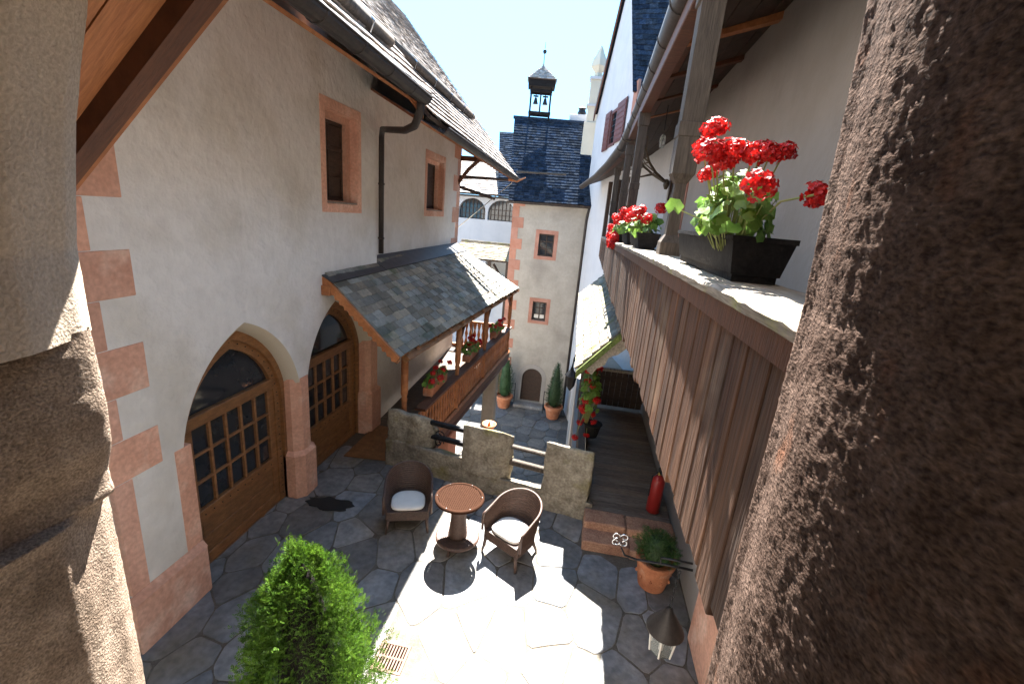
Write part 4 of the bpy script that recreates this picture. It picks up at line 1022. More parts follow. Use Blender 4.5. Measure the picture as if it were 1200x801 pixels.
for k in range(11):
    yy = 3.2+k*.85
    for a, b in zip(eg, eg[1:]):
        if a.y <= yy <= b.y:
            p = a.lerp(b, (yy-a.y)/(b.y-a.y)); gutter(MB(), p-Vector((0, .012, 0)), p+Vector((0, .012, 0)), .125).build('gutter_bracket', 'gutter', gr)
# roof slab: from eave to ridge behind
wallx = [1.78, 1.78, 1.78, 1.78, 1.78, 1.9, 1.6, 1.15, .4]
zt_ = [2.42, 2.4, 2.38, 2.35, 2.3, 2.15, 1.95, 1.8, 1.65]
for i in range(len(eg)-1):
    a, b = eg[i], eg[i+1]; c_ = Vector((wallx[i+1], b.y+.1, zt_[i+1]+H)); d = Vector((wallx[i], a.y+(.1 if i else 0), zt_[i]+H))
    nb_ = 5
    for k in range(nb_):
        q = (k/nb_, (k+1)/nb_-.01)
        p = [a.lerp(d, q[0])+Vector((.09, 0, .02)), b.lerp(c_, q[0])+Vector((.09, 0, .02)), b.lerp(c_, q[1])+Vector((.09, 0, .02)), a.lerp(d, q[1])+Vector((.09, 0, .02))]
        quadslab(MB(), *p, .02).build('soffit_board', 'wood_beam' if k == 0 else 'wood_dark', gr)
    quadslab(MB(), a+Vector((.0, 0, .08)), b+Vector((0, 0, .08)), Vector((5, b.y, b.z+3.2)), Vector((5, a.y, a.z+3.2)), .04).build('roof_slope', 'slate_far', gr)
for k in range(9):
    yy = .9+k*1.25; MB().box((.60, yy, H+1.93), (.74, yy+.12, H+2.06)).add([(.66, yy, H+1.95), (.66, yy+.12, H+1.95), (1.76, yy+.12, H+2.26), (1.76, yy, H+2.26), (.66, yy, H+2.05), (.66, yy+.12, H+2.05), (1.76, yy+.12, H+2.37), (1.76, yy, H+2.37)], [(0, 1, 2, 3), (7, 6, 5, 4), (0, 4, 5, 1), (1, 5, 6, 2), (2, 6, 7, 3), (3, 7, 4, 0)]).build('rafter', 'wood_orange' if k % 3 == 1 else 'wood_beam', gr)
MB().box((.585, .2, H+1.74), (.735, 10.4, H+1.9), .01).build('wall_plate', 'wood_beam', gr)
# right house
rh = thing('right_house', 'plastered house behind the timber balcony with gable and shuttered window at the far end', 'house', (3, 11, 0))
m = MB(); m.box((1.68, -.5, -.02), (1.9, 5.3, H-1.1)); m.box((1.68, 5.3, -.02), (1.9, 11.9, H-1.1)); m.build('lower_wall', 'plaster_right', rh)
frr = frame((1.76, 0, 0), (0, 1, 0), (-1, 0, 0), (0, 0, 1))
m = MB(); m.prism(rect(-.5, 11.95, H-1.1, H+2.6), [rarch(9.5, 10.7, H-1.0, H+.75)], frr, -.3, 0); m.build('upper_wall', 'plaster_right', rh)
ring = MB(); ring.prism(rarch(9.32, 10.88, H-1.0, H+.75), [rarch(9.5, 10.7, H-.997, H+.75)], frr, -.05, .02); ring.build('arch_surround', 'pink_stone_far', rh)
MB().box((1.95, 9.3, H-1), (2.0, 10.9, H+1.6)).build('inner_door', 'wood_dark', rh)
# oblique wall: frame along direction from (1.9, y) to the tower
oU = Vector((-KO, 1, 0)).normalized(); oN = Vector((-1, -KO, 0)).normalized(); sc1 = math.sqrt(1+KO*KO)
fo = frame((xo(0), 0, 0), oU, oN)
def uo(y): return y*sc1
yl, yr_ = 20.6, 15.7
m = MB(); gp = [(uo(11.8), -4.62), (uo(20.7), -4.62), (uo(20.7), H+4.15), (uo(18.3), H+7.75), (uo(17.9), H+8.1), (uo(15.7), H+4.1), (uo(15.7), H+1.9), (uo(11.8), H+2.4)]
wins = [rect(uo(17.35), uo(18.05), H+2.72, H+3.85), rect(uo(15.0), uo(15.8), H-.2, H+1.0), rect(uo(16.3), uo(16.9), H-.2, H+1.0)]
m.prism(gp, [wins[0]], fo, -.3, 0); m.build('gable_wall', 'plaster_white', rh)
w_ = MB().prism(rect(uo(17.3), uo(18.1), H+2.67, H+3.9), [rect(uo(17.4), uo(18.0), H+2.77, H+3.8)], fo, -.06, .03).build('window', 'red_shutter', rh)
fbox(MB(), fo, uo(17.4), uo(18.0), H+2.77, H+3.8, -.05, -.04).build('pane', 'glass_dark', w_)
for k in range(1, 4): fbox(MB(), fo, uo(17.4)+k*.15-.01, uo(17.4)+k*.15+.01, H+2.77, H+3.8, -.038, .0).build('bar', 'iron', w_)
for k in range(1, 5): fbox(MB(), fo, uo(17.4), uo(18.0), H+2.77+k*.2, H+2.79+k*.2, -.036, .002).build('bar', 'iron', w_)
def shutter(y0, y1, z0, z1):
    s = fbox(MB(), fo, uo(y0), uo(y1), z0, z1, .03, .06, .006).build('shutter', 'red_shutter', rh)
    n = 7
    for k in range(n): fbox(MB(), fo, uo(y0)+.05, uo(y1)-.05, z0+.06+k*(z1-z0-.1)/n, z0+.06+(k+.7)*(z1-z0-.1)/n, .062, .075).build('slat', 'red_shutter', s)
shutter(18.12, 18.85, H+2.62, H+3.95); shutter(16.25, 17.28, H+2.7, H+3.98)
# barge board on the left slope, roofs
def ob(y, z, n): return Vector(fo(uo(y), z, n))
quadslab(MB(), ob(20.62, H+4.05, .1), ob(18.2, H+7.9, .1), ob(18.05, H+8.25, .1), ob(20.62, H+4.4, .1), .05).build('barge_board', 'wood_beam', rh)
quadslab(MB(), ob(20.6, H+4.3, .12), ob(17.9, H+8.6, .12), ob(17.9, H+8.6, -6), ob(20.8, H+4.2, -6), .1).build('roof_slope', 'slate_far', rh)
tiles(rh, 'slate', ob(15.55, H+3.95, .12), ob(13.6, H+3.2, -3.0), ob(17.95, H+8.6, .12), ob(15.8, H+8.6, -3.0), .22, .2, 'slate_far', th=.02, maxind=0, jit=.2)
fbox(MB(), fo, uo(15.4), uo(15.78), H+2.2, H+4.25, -.06, .012).build('corner_stone', 'pink_stone_far', rh)
for i, (ya, yb) in enumerate(((14.9, 15.5), (15.9, 16.5))):
    w_ = fbox(MB(), fo, uo(ya), uo(yb), H-.1, H+1.15, -.02, .03).build('window', 'wood_dark', rh)
    fbox(MB(), fo, uo(ya)+.07, uo(yb)-.07, H, H+1.05, .031, .036).build('pane', 'glass_dark', w_)
for yy in (14.55, 15.72, 16.75): fbox(MB(), fo, uo(yy), uo(yy)+.12, H-.5, H+1.4, .0, .12).build('timber_post', 'wood_dark', rh)
MB().box((1.6, 2.0, 0), (1.675, 4.05, .85), .01).build('pink_base', 'pink_stone', rh)

# ------------------------------------------------------------------ flower boxes on the parapet
def planter(x0, x1, y0, y1, z0, h, label, m_='plastic_dark', grp=None):
    t = thing('geranium_box', label, 'flower box', ((x0+x1)/2, (y0+y1)/2, z0), grp)
    e = .03; mb = MB()
    def rg(i, z, s): return [(x0+i-s, y0+i-s, z), (x1-i+s, y0+i-s, z), (x1-i+s, y1-i+s, z), (x0+i-s, y1-i+s, z)]
    L = rg(e, z0+.002, 0)+rg(e, z0+.03, 0)+rg(e-.008, z0+.032, 0)+rg(0, z0+h-.02, 0)+rg(0, z0+h-.02, .006)+rg(0, z0+h, .006)+rg(.012, z0+h, 0)+rg(.014, z0+h-.03, 0)
    fs = [(j*4+i, j*4+(i+1) % 4, (j+1)*4+(i+1) % 4, (j+1)*4+i) for j in range(7) for i in range(4)]+[(3, 2, 1, 0)]
    mb.add(L, fs).build('trough', m_, t, fix=True)
    MB().box((x0+.02, y0+.02, z0+h-.05), (x1-.02, y1-.02, z0+h-.028)).build('soil', 'bark_soil', t)
    return t
GB = 'geranium boxes on the timber balcony'
y0 = 1.84; z0 = capz(2.3)+.004
t1_ = planter(.545, .770, 1.84, 2.92, z0, .178, 'large black geranium box nearest the camera on the balcony rail', grp=GB)
hd = [((838, 152), 1.95, .052), ((832, 178), 1.9, .058), ((848, 190), 1.92, .055), ((862, 178), 1.92, .055), ((882, 182), 1.9, .055), ((893, 176), 1.95, .045), ((903, 180), 1.86, .05), ((920, 178), 1.86, .042), ((888, 217), 1.72, .062), ((830, 205), 2.0, .04), ((823, 172), 2.0, .04), ((853, 175), 2.1, .05)]
heads = [(ray_at(a[0], a[1], yy), r) for a, yy, r in hd]
geranium(t1_, (.58, 2.05, z0+.24), (.13, .30, .19), 185, heads, 3, .034)
hp = ray_at(956, 228, 1.62); b = Vector((.60, 1.9, z0+.18)); MB().tube([b, ray_at(915, 236, 1.75), hp], .0038, 6).build('stems', 'stem', t1_)
piece('flower_head', HEADS[1], Matrix.Translation(hp) @ Matrix.Rotation(1.4, 4, 'Y') @ Matrix.Diagonal((.045, .045, .045, 1)), t1_)
lp = ray_at(790, 243, 2.05); piece('leaf', LEAF, Matrix.Translation(lp) @ Matrix.Rotation(1.2, 4, 'X') @ Matrix.Diagonal((.04, .04, .04, 1)), t1_)
MB().tube([lp, Vector((.56, 2.1, z0+.2))], .003, 5).build('stems', 'stem', t1_)
for (ya, yb, lb, sd) in ((4.78, 5.75, 'middle dark geranium box on the balcony rail', 7), (6.15, 7.05, 'third geranium box along the balcony rail', 8), (7.6, 8.6, 'farthest geranium box trailing red flowers over the rail end', 9)):
    z1 = capz((ya+yb)/2)+.004; t = planter(.50, .72, ya, yb, z1, .17, lb, grp=GB); Rh = random.Random(sd)
    hs = [((Rh.uniform(.42, .70), Rh.uniform(ya+.05, yb), z1+Rh.uniform(.30, .44)), Rh.uniform(.06, .085)) for _ in range(9)]
    if sd == 9: hs += [((Rh.uniform(.40, .46), Rh.uniform(ya, yb+.5), z1+Rh.uniform(-.06, .25)), .085) for _ in range(8)]
    geranium(t, (.59, ya+.42, z1+.20), (.17, .42, .17), 85, hs, sd, .055)

# ------------------------------------------------------------------ antlers and hanging lantern under the gallery roof
an = thing('antler_trophy', 'branching deer antlers mounted under the balcony roof', 'antlers', (1.7, 11.3, H+1.0))
cb_ = Vector((1.62, 11.2, H+.98))
m = MB(); plq = [(0, .34), (.10, .30), (.13, .12), (.09, -.12), (0, -.36), (-.09, -.12), (-.13, .12), (-.10, .30)]
m.prism(plq, [], frame(cb_+Vector((.10, 0, 0)), (0, 1, 0), (-1, 0, 0)), -.02, .02); m.build('plaque', 'wood_dark', an)
m = MB(); Ra = random.Random(4)
for s in (-1, 1):
    P = [cb_+Vector((-.05, s*.05, .05)), cb_+Vector((-.3, s*.22, .2)), cb_+Vector((-.5, s*.45, .38)), cb_+Vector((-.62, s*.6, .6)), cb_+Vector((-.62, s*.62, .85))]
    m.tube(P, [.034, .03, .026, .02, .008], 6)
    for k, p in enumerate(P[1:]):
        for q in range(2): dd = Vector((-.42-.12*q, s*(.05-.3*q), .26-.42*q)); m.tube([p, p+dd*.6, p+dd+Vector((0, 0, .12))], [.018, .013, .003], 5)
m.build('antlers', 'antler', an)
MB().lathe([(.03, -.12), (.07, -.03), (.06, .06), (.03, .1)], tuple(cb_), 8).build('skull', 'antler', an)
hl = thing('hanging_glass_lantern', 'small clear glass lantern hanging under the balcony roof', 'lantern', (1.22, 9.8, H+1.6))
c0 = ray_at(776, 168, 8.6)
MB().lathe([(.04, .08), (.055, .24), (.015, .30)], tuple(c0-Vector((0, 0, .15))), 6).build('glass', 'lantern_glass', hl)
MB().tube([c0+Vector((0, 0, .2)), c0+Vector((0, 0, .6))], .008, 5).build('chain', 'iron', hl)

# ------------------------------------------------------------------ walkway, steps and things on it
wk = thing('wooden_walkway', 'dark plank walkway with red stone steps under the balcony', 'walkway', (1.0, 7.5, 0))
y = 5.62
while y < 9.38:
    y1 = y+.135; MB().box((.46, y+.002, .22), (1.66, y1-.004, .25), .004).build('plank', 'wood_walk', wk); y = y1
MB().box((.48, 5.65, -.01), (1.66, 9.4, .20)).build('walkway_base', 'rock_body', wk)
for (a, b, c_, d, e, f) in ((.44, 1.06, 5.08, 5.36, -.01, .155), (1.065, 1.67, 5.06, 5.36, -.01, .15), (.45, 1.02, 5.34, 5.64, .0, .265), (1.03, 1.67, 5.33, 5.64, .0, .26)):
    rockbox('step_stone', (a, c_, e), (b, d, f), 'red_step', wk, RND.random()*50, amp=.008, freq=7, rnd=.015)
rw = MB(); rw.box((.20, 6.0, -4.62), (.42, 19.6, .20)); rw.build('retaining_wall', 'plaster_right', wk)
MB().box((.28, 5.95, .20), (.40, 9.5, .62), .01).build('side_board', 'wood_post', wk)
MB().box((.42, 9.42, -4.6), (2.2, 16, .1)).build('far_landing', 'rock_body', wk)
gt = thing('wooden_gate', 'dark plank gate closing the far end of the walkway', 'gate', (1.1, 9.45, .25))
for k in range(9): MB().box((.52+k*.125, 9.45, .30), (.52+k*.125+.12, 9.475, 1.10), .004).build('plank', 'wood_dark', gt)
MB().box((.5, 9.48, .42), (1.66, 9.52, .52)).build('ledge', 'wood_dark', gt); MB().box((.5, 9.48, .88), (1.66, 9.52, .98)).build('ledge', 'wood_dark', gt)
MB().box((.46, 9.42, 1.105), (1.66, 9.54, 1.15)).build('top_rail', 'wood_grey', gt)
# extinguisher
ex = thing('fire_extinguisher', 'red fire extinguisher standing on the walkway against the wall', 'fire extinguisher', (1.43, 5.86, .25))
xy = (1.43, 5.86, .252)
MB().lathe([(.085, 0), (.095, .015), (.095, .50), (.085, .545), (.045, .58), (.022, .595)], xy, 24).build('cylinder', 'red_paint', ex, smooth=True)
MB().lathe([(.024, .595), (.024, .635), (.012, .64)], xy, 12).build('valve', 'brass', ex)
MB().box((xy[0]-.012, xy[1]-.07, xy[2]+.645), (xy[0]+.012, xy[1]+.05, xy[2]+.66)).box((xy[0]-.012, xy[1]-.08, xy[2]+.675), (xy[0]+.012, xy[1]+.04, xy[2]+.688)).build('handle', 'iron', ex)
MB().tube([(xy[0]-.02, xy[1], .89), (xy[0]-.09, xy[1]-.02, .82), (xy[0]-.095, xy[1]-.02, .5)], .010, 6).build('hose', 'iron', ex)
# potted bush by the steps
pb = thing('potted_bush', 'round green bush in a carved terracotta pot beside the steps', 'potted plant', (1.33, 4.78, .02))
px_, py_ = 1.30, 4.70
MB().lathe([(.135, 0), (.14, .02), (.165, .17), (.175, .27), (.192, .28), (.198, .30), (.198, .335), (.18, .34), (.17, .30)], (px_, py_, .022), 32).build('pot', 'terracotta', pb, smooth=False)
for k in range(10): a = 2*PI*k/10; MB().lathe([(.004, -.025), (.018, 0), (.004, .025)], (px_+math.cos(a)*.168, py_+math.sin(a)*.168, .17), 6).build('pot_relief', 'terracotta', pb)
m = MB(); cpts = []
for k in range(3000):
    d = Vector((R.gauss(0, 1), R.gauss(0, 1), R.gauss(0, 1))).normalized(); q = R.uniform(.3, 1)**.4; bump = 1+.35*noise.noise(d*3)
    if d.z < -.5: continue
    cpts.append(((px_+d.x*.205*q*bump, py_+d.y*.205*q*bump, .47+d.z*.17*q*bump), tuple(d)))
sprays(m, cpts, .034, R, 4, up=.3); m.build('foliage', 'foliage_box', pb, fix=False)
MB().lathe([(.10, .30), (.14, .42), (.10, .55), (.02, .58)], (px_, py_, .02), 14).build('inner_branches', 'foliage_dark', pb, smooth=True)
for o_ in pb.children: o_.data.transform(Matrix.Translation((px_, py_, .02)) @ Matrix.Diagonal((1.18, 1.18, 1.15, 1)) @ Matrix.Translation((-px_, -py_, -.02)))
# wall lantern on scrolled iron bracket
ln = thing('bracket_lantern', 'glass lantern with conical metal hood hanging from a scrolled iron bracket', 'lantern', (1.66, 3.4, 1.6))
P = lambda px, py, y: ray_at(px, py, y)
m = MB(); m.tube([P(812, 668, 3.25), P(780, 661, 3.3), P(745, 655, 3.35), P(732, 650, 3.36), P(728, 641, 3.37)], [.011, .011, .010, .009, .007], 7)
m.tube([P(812, 660, 3.25), P(775, 653, 3.3), P(774, 660, 3.3)], .009, 6); m.build('bracket', 'iron', ln, smooth=True)
m = MB(); cen = P(726, 636, 3.37)
for s in (-1, 1):
    for zz in (0, 1):
        pts = []
        for i in range(16):
            a = i/15*1.9*PI; r = .038*(1-i/24); c2_ = cen+Vector((s*.036, 0, .012+.05*zz)); pts.append(c2_+Vector((s*-math.cos(a)*r, 0, math.sin(a)*r*(1 if zz else -1))))
        m.tube(pts, .006, 5)
m.build('scroll', 'steel', ln, smooth=True)
lc = P(778, 742, 3.2)
m = MB()
tp = P(797, 668, 3.27); bt_ = Vector((lc.x, lc.y, lc.z+.285))
for k in range(9):
    p = tp.lerp(bt_, (k+.5)/9); q = Matrix.Rotation(PI/2*(k % 2), 3, 'Z')
    m.tube([p+q @ Vector((.011*math.cos(a), 0, .019*math.sin(a))) for a in [2*PI*i/8 for i in range(9)]], .0035, 4)
m.build('chain', 'iron', ln)
m = MB(); m.lathe([(.012, .285), (.03, .27), (.035, .25), (.155, .06), (.158, .052), (.15, .055)], tuple(lc), 28, cap=False); m.build('hood', 'gutter', ln, smooth=True)
hexr = lambda r, z: [(lc.x+r*math.cos(PI/3*k+.2), lc.y+r*math.sin(PI/3*k+.2), lc.z+z) for k in range(6)]
aT, aB = hexr(.125, .055), hexr(.098, -.175)
for k in range(6):
    MB().tube([aT[k], aB[k]], .008, 5).build('frame_bar', 'white_wood', ln)
    i = (k+1) % 6; c_ = lc
    q = [Vector(p).lerp(Vector((lc.x, lc.y, p[2])), .05) for p in (aT[k], aT[i], aB[i], aB[k])]
    MB().add(q, [(0, 1, 2, 3)]).build('pane', 'lantern_glass', ln)
MB().add(aB+[(lc.x, lc.y, lc.z-.2)], [(k, (k+1) % 6, 6) for k in range(6)]).build('base', 'iron', ln)
MB().lathe([(.02, -.17), (.02, -.06), (.012, -.05)], tuple(lc), 8).build('candle', 'white_wood', ln)

# mossy porch roof below the balcony
po = thing('porch_roof', 'small mossy shingled porch roof tucked under the balcony', 'roof', (.4, 9, 2.4))
tiles(po, 'roof_shingle', (.09, 6.0, 2.20), (-.02, 12.6, 2.22), (.80, 6.0, 3.02), (.80, 12.6, 3.02), .14, .17, 'shingle_moss', th=.022, maxind=300, jit=.35)
quadslab(MB(), (.08, 5.97, 2.08), (.78, 5.97, 2.90), (.78, 5.97, 3.01), (.08, 5.97, 2.19), .04).build('mossy_verge', 'moss', po)
m = MB(); m.prism([(.22, 2.2), (.30, 2.14), (.36, 2.24), (.46, 2.30), (.50, 2.42), (.62, 2.48), (.74, 2.60), (.80, 2.72), (.80, 2.90), (.22, 2.28)], [], frame((0, 6.02, 0), (1, 0, 0), (0, -1, 0)), -.10, 0); m.build('bracket', 'wood_grey', po)
for yy in (6.1, 9.3, 12.4): MB().box((.24, yy, .2), (.33, yy+.09, 2.3)).build('post', 'wood_post', po) if yy > 7 else None
# geraniums trailing on the walkway's outer side
tg = thing('trailing_geranium', 'red geraniums trailing down beside the walkway from a dark pot', 'potted plant', (.42, 7.3, .6))
Rh = random.Random(31)
MB().lathe([(.10, 0), (.15, .22), (.17, .24), (.15, .25)], (.50, 7.2, .62), 14).build('pot', 'plastic_dark', tg)
hs = [((Rh.uniform(.22, .50), Rh.uniform(7.0, 7.5), z), Rh.uniform(.055, .08)) for z in np.linspace(.62, 1.9, 20)]
geranium(tg, (.38, 7.25, 1.3), (.17, .22, .62), 150, hs, 31, .05)

# ------------------------------------------------------------------ tower at the end
XT0, XT1, YT, ZB = -3.36, -.02, 20.0, -4.6
tw = thing('tower_house', 'tall plastered tower house with pink quoins and dark slate roof at the end', 'house', (-1.7, 22, ZB))
ft = frame((0, YT, 0), (1, 0, 0), (0, -1, 0))
w1 = rect(-2.09, -1.42, H-1.64, H-.68); w2 = rect(-2.08, -1.44, H-4.58, H-3.70); dr = rarch(-2.24, -1.28, ZB+.18, H-7.42, 12)
dr = [(-2.26, ZB+.16), (-1.28, ZB+.16)]+dr[2:]
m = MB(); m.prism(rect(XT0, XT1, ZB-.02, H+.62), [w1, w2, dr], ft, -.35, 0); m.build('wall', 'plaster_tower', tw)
MB().box((XT0, YT+.35, ZB), (XT0+.3, 24, H+.6)).box((XT1-.3, YT+.35, ZB), (XT1, 24, H+.6)).box((XT0, 24, ZB), (XT1, 24.3, H+.6)).build('side_wall', 'plaster_tower', tw)
MB().box((-3.0, YT+.4, ZB), (-.3, YT+.45, H+.5)).build('inner_wall', 'wood_dark', tw)
z = ZB; k = 0
while z < H+.55:
    h_ = .46; w_ = .42 if k % 2 == 0 else .24
    if z+h_ > H+.6: h_ = H+.6-z
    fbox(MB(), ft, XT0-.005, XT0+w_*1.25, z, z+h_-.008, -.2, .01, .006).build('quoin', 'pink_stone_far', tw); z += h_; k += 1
for (a, b, c_, d, lb) in ((-2.09, -1.42, H-1.64, H-.68, 'upper tower window'), (-2.08, -1.44, H-4.58, H-3.70, 'lower tower window with white panes')):
    w_ = MB().prism(rect(a-.16, b+.16, c_-.15, d+.17), [rect(a, b, c_, d)], ft, -.02, .012).build('window', 'pink_stone_far', tw, label=lb)
    MB().prism(rect(a, b, c_, d), [rect(a+.06, b-.06, c_+.06, d-.06)], ft, -.16, -.10).build('frame', 'wood_dark', w_)
    fbox(MB(), ft, a+.06, b-.06, c_+.06, d-.06, -.14, -.13).build('pane', 'glass_dark', w_)
    fbox(MB(), ft, (a+b)/2-.02, (a+b)/2+.02, c_+.06, d-.06, -.128, -.10).build('bar', 'wood_dark', w_)
    for t in (.33, .66): fbox(MB(), ft, a+.06, b-.06, lin(c_, d, t)-.015, lin(c_, d, t)+.015, -.128, -.098).build('bar', 'wood_dark', w_)
    if 'white' in lb:
        for i in range(2):
            for j in range(1): fbox(MB(), ft, a+.10+i*.26, a+.30+i*.26, c_+.10+j*.3, c_+.30+j*.3+.2*0, -.129, -.125).build('curtain', 'white_wood', w_)
sur = rarch(-2.46, -1.08, ZB+.0, H-7.42, 12); sur = [(-2.46, ZB+.01), (-1.08, ZB+.01)]+sur[2:]
D = MB().prism(dr, [], ft, -.2, -.14).build('door', 'wood_dark', tw)
for k in range(5): fbox(MB(), ft, -2.24, -1.30, ZB+.3+k*.36, ZB+.34+k*.36, -.138, -.12).build('batten', 'wood_dark', D)
MB().prism(sur, [[(p[0], p[1]+.0) for p in dr]], ft, -.02, .02).build('door_surround', 'plaster_right', tw)
MB().box((-2.5, 19.45, ZB), (-1.05, 19.98, ZB+.15), .02).build('door_step', 'flag', tw)
# roof
ra0, ra1 = Vector((-3.55, 19.75, H+.58)), Vector((.25, 19.75, H+.66)); rt0, rt1 = Vector((-4.15, 23.0, H+4.46)), Vector((-.72, 23.0, H+4.38))
tiles(tw, 'slate', ra0, ra1, rt0, rt1, .22, .17, 'slate_far', th=.02, maxind=0, jit=.25)
quadslab(MB(), rt0, rt1, rt1+Vector((0, 4, -4)), rt0+Vector((0, 4, -4)), .1).build('roof_back', 'slate_far', tw)
MB().tube([rt0+Vector((-.05, 0, .03)), rt1+Vector((.05, 0, .03))], .08, 6).build('ridge', 'slate_far', tw)
tiles(tw, 'slate', Vector((-.30, 19.7, H+.62)), Vector((.6, 19.3, H+.60)), Vector((-.55, 22, H+3.1)), Vector((.35, 22, H+3.1)), .22, .17, 'slate_far', th=.02, maxind=0)
gutter(MB(), (-3.6, 19.68, H+.56), (.05, 19.68, H+.60), .08).build('gutter', 'gutter', tw)
MB().tube([(-.06, 19.7, H+.55), (-.12, 19.85, H+.2), (-.13, 19.92, H+.0), (-.13, 19.92, ZB+.1)], .06, 8).build('downpipe', 'gutter', tw, smooth=True)
pp = [vl(ra0, rt0, .30)+Vector((.3, -.12, .1)), vl(ra1, rt1, .30)+Vector((-1.2, -.12, .1))]; MB().tube(pp, .05, 6).build('snow_rail', 'wood_post', tw)
# belfry
be = thing('belfry', 'small open wooden bell turret with two bells on the tower roof', 'belfry', (-3.0, 23, H+4.5))
bx, by, bz = -2.985, 23.0, H+4.38
K0 = len(be.children)
for sx in (-1, 1):
    for sy in (-1, 1): MB().box((bx+sx*.62-.05, by+sy*.5-.05, bz), (bx+sx*.62+.05, by+sy*.5+.05, bz+1.65)).build('post', 'wood_black', be)
for zz in (.28, 1.4): MB().box((bx-.7, by-.57, bz+zz), (bx+.7, by-.43, bz+zz+.14)).box((bx-.7, by+.43, bz+zz), (bx+.7, by+.57, bz+zz+.14)).build('beam', 'wood_black', be)
MB().box((bx-.05, by-.52, bz+.3), (bx+.05, by-.42, bz+1.5)).build('post', 'wood_black', be)
MB().prism([(-.84, 1.66), (.84, 1.66), (.82, 2.02), (-.82, 2.02)], [], frame((bx, by, bz), (1, 0, 0), (0, -1, 0)), -.75, .75).build('hood_boards', 'wood_black', be)
for q in range(4):
    a0 = PI/4+q*PI/2; a1 = a0+PI/2; A = Vector((bx+1.25*math.cos(a0), by+1.2*math.sin(a0), bz+2.02)); B = Vector((bx+1.25*math.cos(a1), by+1.2*math.sin(a1), bz+2.02)); T = Vector((bx, by, bz+2.78))
    tiles(be, 'roof_shingle', A, B, T-Vector((0, 0, 0))+(A-T)*.04, T+(B-T)*.04, .16, .16, 'shingle', th=.02, maxind=0)
MB().tube([(bx, by, bz+2.7), (bx, by, bz+3.35), (bx, by, bz+3.9)], [.03, .022, .01], 6).build('finial', 'iron', be)
MB().lathe([(.01, -.12), (.09, -.08), (.12, 0), (.09, .08), (.01, .12)], (bx, by, bz+3.45), 12).build('finial_ball', 'iron', be, smooth=True)
for sx in (-1, 1):
    c_ = (bx+sx*.30, by-.2, bz+1.0); bl = MB().lathe([(.17, -.18), (.14, -.10), (.10, .02), (.085, .10), (.05, .15), (.01, .17)], c_, 14).build('bell', 'iron', be, smooth=True)
    MB().box((c_[0]-.17, c_[1]-.04, c_[2]+.18), (c_[0]+.17, c_[1]+.04, c_[2]+.26)).tube([(c_[0], c_[1], c_[2]+.14), (c_[0], c_[1], c_[2]+.42)], .03, 6).build('headstock', 'wood_black', be)
for o_ in be.children: o_.data.transform(Matrix.Translation((bx, by, bz)) @ Matrix.Rotation(math.radians(7.4), 4, 'Z') @ Matrix.Diagonal((.74, .50, .84, 1)) @ Matrix.Translation((-bx, -by, -bz)))
# chimneys
def pt(px, py, y): return ray_at(px, py, y)
ch = thing('tall_chimney', 'tall white chimney with pointed cap rising beside the gable', 'chimney', (-.45, 22, H))
c0 = pt(696, 130, 22); cx, cy = c0.x, 22
zb_, zc_ = pt(694, 190, 22).z-.8, pt(697, 92, 22).z
MB().box((cx-.36, cy-.36, zb_), (cx+.36, cy+.36, pt(694, 145, 22).z), .02).build('stack', 'plaster_cream', ch)
MB().box((cx-.28, cy-.28, pt(694, 145, 22).z), (cx+.28, cy+.28, zc_), .02).build('stack', 'plaster_cream', ch)
MB().box((cx-.34, cy-.34, pt(694, 125, 22).z-.05), (cx+.34, cy+.34, pt(694, 125, 22).z+.03)).box((cx-.33, cy-.33, zc_-.1), (cx+.33, cy+.33, zc_)).build('band', 'plaster_white', ch)
MB().lathe([(.22, 0), (.16, .2), (.36, .45), (.30, .70), (.14, 1.0), (.10, 1.12), (.02, 1.25)], (cx, cy, zc_), 4).build('cap', 'plaster_cream', ch)
sc2 = thing('short_chimney', 'short white chimney with dark vent behind the tower roof', 'chimney', (-1.3, 23, H+4))
c1 = pt(678, 145, 23.6); MB().box((c1.x-.45, 23.3, c1.z-.6), (c1.x+.55, 24, c1.z+.35), .02).build('stack', 'plaster_white', sc2)
MB().lathe([(.18, 0), (.22, .1), (.15, .25), (.2, .32), (.02, .4)], (c1.x+.1, 23.6, c1.z+.35), 10).build('vent', 'iron', sc2)
# things at the tower foot
cone_pot(-2.93, 19.3, ZB, 2.15, 'cone cypress in terracotta pot left of the tower door')
cone_pot(-.55, 18.9, ZB, 2.05, 'slim cone cypress in terracotta pot right of the tower door')
def railing(x0, x1, y, label, z=ZB, n=5):
    t = thing('iron_railing', label, 'railing', ((x0+x1)/2, y, z), 'iron railings beside the tower door')
    for h_ in (.35, .72, 1.08): MB().tube([(x0, y, z+h_), (x1, y, z+h_)], .014, 5).build('bar', 'iron', t)
    for i in range(n): MB().tube([(lin(x0, x1, i/(n-1)), y, z), (lin(x0, x1, i/(n-1)), y, z+1.12)], .018, 5).build('upright', 'iron', t)
railing(-5.2, -2.5, 19.75, 'thin iron railing left of the tower door'); railing(-1.05, -.15, 19.2, 'thin iron railing right of the tower door')
